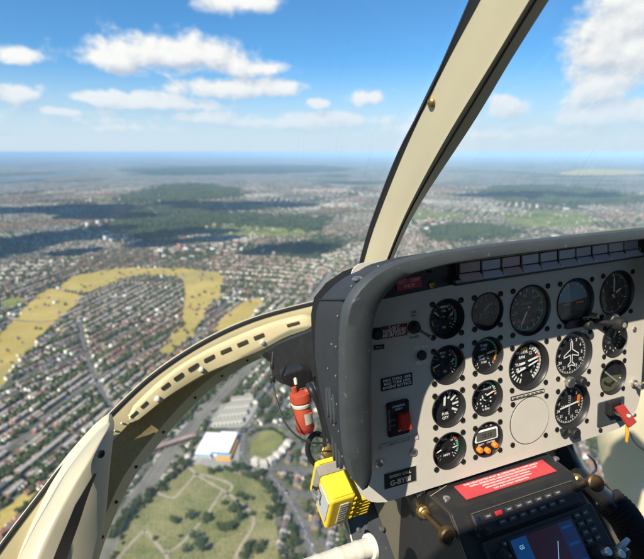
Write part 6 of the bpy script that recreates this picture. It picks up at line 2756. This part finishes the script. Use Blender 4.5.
for k in range(4):
    for c2 in range(2):
        b = MB()
        x = SX1 + .009 + c2 * .0165
        dd = GD0 + .006 + k * .0115
        rbox(b, x, x + .012, dd, dd + .0068, .010, .0128, M_BTN)
        rbox(b, x + .0028, x + .0092, dd + .0022, dd + .0042, .0128, .0131, M_DIM)
        b.build('key', nav, bevel=.0007)
rknob(nav, SX1 + .016, GD0 + .060, .0095, .026, M_BLACK, M_SILV)
rknob(nav, SX1 + .034, GD0 + .068, .0095, .028, M_BLACK, M_SILV)
rknob(nav, GX0 + .018, GD0 + .022, .0075, .016, M_BLACK)
rknob(nav, GX0 + .018, GD0 + .046, .0075, .016, M_BLACK)
for k in range(3):
    b = MB()
    rbox(b, GX0 + .027, GX0 + .034, GD0 + .008 + .015 * k, GD0 + .014 + .015 * k, .010, .0132, M_BTN)
    rbox(b, GX0 + .0285, GX0 + .0325, GD0 + .010 + .015 * k, GD0 + .0120 + .015 * k, .0132, .0135, M_DIM)
    b.build('key', nav, bevel=.0007)

# plate with a push-pull control at the left, and one at the right
XS = xL - .012
plv = [(412, 488), (436, 482), (446, 500), (448, 526), (434, 530), (420, 521), (414, 505)]
b = MB()
yP = .497
f_ = [onY(*q, yP) for q in plv]
b.add(f_ + [p + np.array([0, .03, 0]) for p in f_], [tuple(range(7))] + [(i, (i + 1) % 7, (i + 1) % 7 + 7, i + 7) for i in range(7)], M_BLACKW)
vent = b.build('control_plate', console, bevel=.003)
b = MB()
b.text('VENT', .0062, onY(421, 494, yP - .001), M_WHITE, [np.array([1, 0, .18]), np.array([0, 0, 1.0])], .03)
b.build('lettering', vent)


def pull(root_px, knob_px, y0, y1, nm):
    a, c2 = onY(*root_px, y0), onY(*knob_px, y1)
    d2 = (c2 - a) / np.linalg.norm(c2 - a)
    x2 = np.cross(d2, [0, 0, 1])
    x2 /= np.linalg.norm(x2)
    AXK = [x2, np.cross(d2, x2), d2]
    root = empty(nm, a)
    parent_keep(root, console)
    b = MB()
    b.lathe([(.0095, -.004), (.0095, .004), (.0075, .006), (.0075, .010), (.005, .012)], M_BRASS, a, AXK, n=20)
    b.build('nut', root, smooth=40)
    b = MB()
    b.tube([a, c2], .0038, M_BRONZE, n=12)
    b.build('shaft', root, smooth=50)
    b = MB()
    b.lathe([(.004, -.012), (.008, -.010), (.0125, -.005), (.0135, 0), (.0130, .004), (.0105, .006), (.0095, .004), (.002, .0045)], M_BRONZE, c2, AXK, n=28)
    b.build('knob', root, smooth=40)


pull((422.5, 511), (447, 535.5), .492, .425, 'pull_control')
pull((576, 479), (595, 483), .470, .425, 'pull_control')

# pedestal side below the panel, floor edge strip, ivory grip
b = MB()
Xs = .318
sp_px = [(372, 497), (412, 486), (438, 490), (452, 520), (466, 575), (400, 575)]
f_ = [onY(*q, .475 if i in (1, 2) else (.50 if i == 0 else .42)) for i, q in enumerate(sp_px)]
s0 = onY(369, 490, .615)
s1 = onY(407, 590, .54)
t0_, t1_ = onY(440, 486, .492), onY(474, 590, .430)
NS = 8
rows = []
for j in range(NS):
    v = j / (NS - 1)
    l, r = s0 * (1 - v) + s1 * v, t0_ * (1 - v) + t1_ * v
    rows.append([l + (r - l) * u + np.array([0, .012 * math.sin(math.pi * u), 0]) for u in np.linspace(0, 1, 8)])
b.loft(rows, M_OLIVEMET)
b.loft([[p + np.array([0, .012, 0]) for p in r] for r in rows], M_OLIVEMET)
b.build('pedestal_side', console, smooth=50)
b = MB()
l0_, l1_ = onY(343, 505, .64), onY(366, 600, .56)
m0_, m1_ = onY(368, 488, .62), onY(409, 592, .545)
b.hexa([l0_, m0_, m1_, l1_], [p + np.array([.0, .03, .0]) for p in (l0_, m0_, m1_, l1_)], M_SLATE)
b.build('floor_edge', console, bevel=.002)
b = MB()
b.tube([m0_ + np.array([.0, -.002, .002]), m1_ + np.array([0, -.002, .002])], .0018, M_SEAL, n=6)
b.tube([l0_ + np.array([.0, -.001, .002]), l1_ + np.array([0, -.001, .002])], .0016, M_IVORY, n=6)
b.build('edge_bead', console)
b = MB()
for q in ((359, 530), (381.5, 529), (386, 548)):
    p = onY(*q, .583)
    b = MB()
    b.lathe([(.0045, -.002), (.0045, .003), (.003, .006), (.001, .006)], M_SILV, p, [(1, 0, 0), (0, .6, .8), (0, -.8, .6)], n=12)
    b.build('bolt', console, smooth=40)
grip = empty('grip', onY(345, 553, .44), 'ivory ribbed tube grip entering at the bottom edge', 'grip')
ga, gb = onY(250, 590, .42), onY(370, 547, .445)
gd = (gb - ga) / np.linalg.norm(gb - ga)
b = MB()
nn = 40
prof = []
Lg = float(np.linalg.norm(gb - ga))
for k in range(nn + 1):
    h = Lg * k / nn
    prof.append((.0125 + (.0009 if (k % 7 == 0) else 0), h))
gx = np.cross(gd, [0, 0, 1])
gx /= np.linalg.norm(gx)
b.lathe(prof, M_IVORY, ga, [gx, np.cross(gd, gx), gd], n=28)
b.build('tube', grip, smooth=40)
b = MB()
b.lathe([(.0125, -.003), (.0165, -.002), (.0170, .002), (.0150, .0045), (.008, .005)], M_IVORY, gb, [gx, np.cross(gd, gx), gd], n=28)
b.build('flange', grip, smooth=40)

# ------------------------------------------------------------------ right side: duct, door wall, floor
duct = empty('ventilation_duct', onY(640, 540, .55), 'glossy black air duct joining a ribbed black hose at lower right', 'duct')
b = MB()
pts = smooth_line([onY(563, 432, .60), onY(567, 452, .585), onY(578, 472, .56), onY(596, 490, .535), onY(611, 503, .515)], 16)
rows = []
for i, p in enumerate(pts):
    t = pts[min(i + 1, 15)] - pts[max(0, i - 1)]
    t /= np.linalg.norm(t)
    s_ = np.cross(t, [0, 0, 1])
    s_ /= np.linalg.norm(s_)
    up_ = np.cross(s_, t)
    w_ = .018 + .010 * (i / 15)
    rows.append([p + s_ * w_ * math.cos(q) + up_ * w_ * .62 * math.sin(q) for q in np.linspace(0, 2 * math.pi, 18, endpoint=False)])
b.loft(rows, M_LEATH, closed=True)
b.build('adaptor', duct, smooth=60)
b = MB()
hp = smooth_line([onY(607, 500, .525), onY(622, 514, .50), onY(634, 534, .48), onY(648, 562, .46), onY(664, 610, .44)], 90)
b.tube(hp, [.030 + .0022 * math.sin(i * 1.6) for i in range(90)], M_KNIT, n=26)
b.build('ribbed_hose', duct, smooth=60)
b = MB()
b.tube(smooth_line([onY(588, 455, .62), onY(594, 461, .62), onY(596, 469, .615), onY(592, 474, .61)], 12), .003, M_SILV, n=8)
b.build('clip', duct, smooth=50)

# pale floor sliver and silver lever at the foot of the console
b = MB()
f_ = [onY(*q, .50) for q in ((582, 511), (597, 527), (594, 534), (607, 566), (596, 566))]
b.add(f_ + [p + np.array([0, .01, -.01]) for p in f_], [tuple(range(5))] + [(i, (i + 1) % 5, (i + 1) % 5 + 5, i + 5) for i in range(5)], M_LABEL)
b.build('floor_plate', console)
lev = empty('lever', onY(622, 552, .44), 'short silver lever with round boss at lower right', 'lever')
b = MB()
b.tube([onY(606, 566, .43), onY(620, 548, .43), onY(628, 540, .435)], [.007, .0065, .005], M_SILV, n=12)
b.build('arm', lev, smooth=50)
b = MB()
b.lathe([(.010, -.004), (.010, .004), (.006, .006)], M_SILV, onY(625, 553, .425), [(1, 0, 0), (0, 0, 1), (0, -1, 0)], n=18)
b.build('boss', lev, smooth=40)

# dark duct body behind the console's right shoulder
b = MB()
f_ = [onY(*q, .56) for q in ((552, 440), (564, 434), (577, 462), (596, 500), (632, 575), (590, 575), (566, 490))]
b.add(f_ + [p + np.array([.01, .05, 0]) for p in f_], [tuple(range(7))] + [(i, (i + 1) % 7, (i + 1) % 7 + 7, i + 7) for i in range(7)], M_BLACK)
b.build('shoulder', console, bevel=.006)

# cream lower door wall at the right with its crease, and brown floor
wall_px = [(602, 424), (640, 372), (660, 350), (700, 380), (700, 600), (650, 540), (628, 508), (612, 486)]
b = MB()
ys = [1.16, 1.10, 1.08, 1.00, .95, 1.0, 1.06, 1.12]
f_ = smooth_line([onY(*q, y) for q, y in zip(wall_px, ys)] + [onY(602, 424, 1.16)], 60)[:-1]
cen = sum(f_) / len(f_)
inner = [cen + (p - cen) * .82 + np.array([-.012, -.035, .006]) for p in f_]
inn2 = [cen + (p - cen) * .45 + np.array([-.016, -.046, .008]) for p in f_]
N_w = len(f_)
b.add(f_ + inner + inn2 + [cen + np.array([-.016, -.048, .008])] + [p + np.array([.03, .06, -.01]) for p in f_],
      [(i, (i + 1) % N_w, N_w + (i + 1) % N_w, N_w + i) for i in range(N_w)] + [(N_w + i, N_w + (i + 1) % N_w, 2 * N_w + (i + 1) % N_w, 2 * N_w + i) for i in range(N_w)] +
      [(2 * N_w + i, 2 * N_w + (i + 1) % N_w, 3 * N_w) for i in range(N_w)] + [(i, (i + 1) % N_w, 3 * N_w + 1 + (i + 1) % N_w, 3 * N_w + 1 + i) for i in range(N_w)], M_CREAM)
dw = b.build('side_wall', cabin, smooth=55)
b = MB()
b.tube(smooth_line([onY(630, 432, 1.05), onY(633, 440, 1.045), onY(642, 449, 1.03), onY(660, 458, 1.0)], 14), .0022, M_SEAL, n=8)
b.build('crease', dw)
b = MB()
f_ = [onY(*q, 1.20) for q in ((608, 484), (628, 500), (650, 520), (700, 560), (700, 640), (600, 640), (606, 520))]
b.add(f_ + [p + np.array([0, .04, -.02]) for p in f_], [tuple(range(7))] + [(i, (i + 1) % 7, (i + 1) % 7 + 7, i + 7) for i in range(7)], M_FLOOR)
b.build('cabin_floor', cabin)

# the rest of the cabin behind and beside the photographer: rear wall, roof with open skylight, door sides, floor
M_LIN = mat('grey_cabin_lining', (.14, .145, .15), .9, var=.15, vscale=12)
b = MB()
b.box((.38, -1.05, -.25), (2.3, .05, 1.6), M_LIN)
b.build('rear_wall', cabin)
b = MB()
b.box((.38, -.57, .46), (2.3, .95, .05), M_CREAM)
b.box((.38, .05, .44), (.12, .42, .06), M_CREAM)
b.build('roof', cabin, bevel=.01)
b = MB()
b.box((.38, -.3, -1.08), (2.3, 1.5, .04), M_FLOOR)
b.build('floor', cabin)
for sx in (-.74, 1.50):
    b = MB()
    b.box((sx, -.3, -.80), (.05, 1.5, .56), M_LIN)
    b.box((sx, -.98, -.05), (.05, .14, 1.0), M_LIN)
    b.box((sx, -.35, .40), (.05, 1.3, .07), M_CREAM)
    b.box((sx, -.18, -.05), (.05, .10, .9), M_CREAM)
    b.build('door_side', cabin, bevel=.008)

# ------------------------------------------------------------------ the air
hz = bpy.data.materials.new('haze')
hz.use_nodes = True
k = NG(hz.node_tree)
for n in list(k.n):
    k.n.remove(n)
pvn = k.node('ShaderNodeVolumePrincipled')
pvn.inputs['Color'].default_value = (.46, .72, 1.0, 1)
pvn.inputs['Density'].default_value = 4.2e-5
pvn.inputs['Anisotropy'].default_value = -0.3
om = k.node('ShaderNodeOutputMaterial')
k.link(pvn.outputs[0], om.inputs['Volume'])
b = MB()
S_ = 97000.0
b.box((0, 0, (-H - 1 + 6) / 2), (2 * S_, 2 * S_, H + 7), hz)
b.build('haze', kind='stuff')
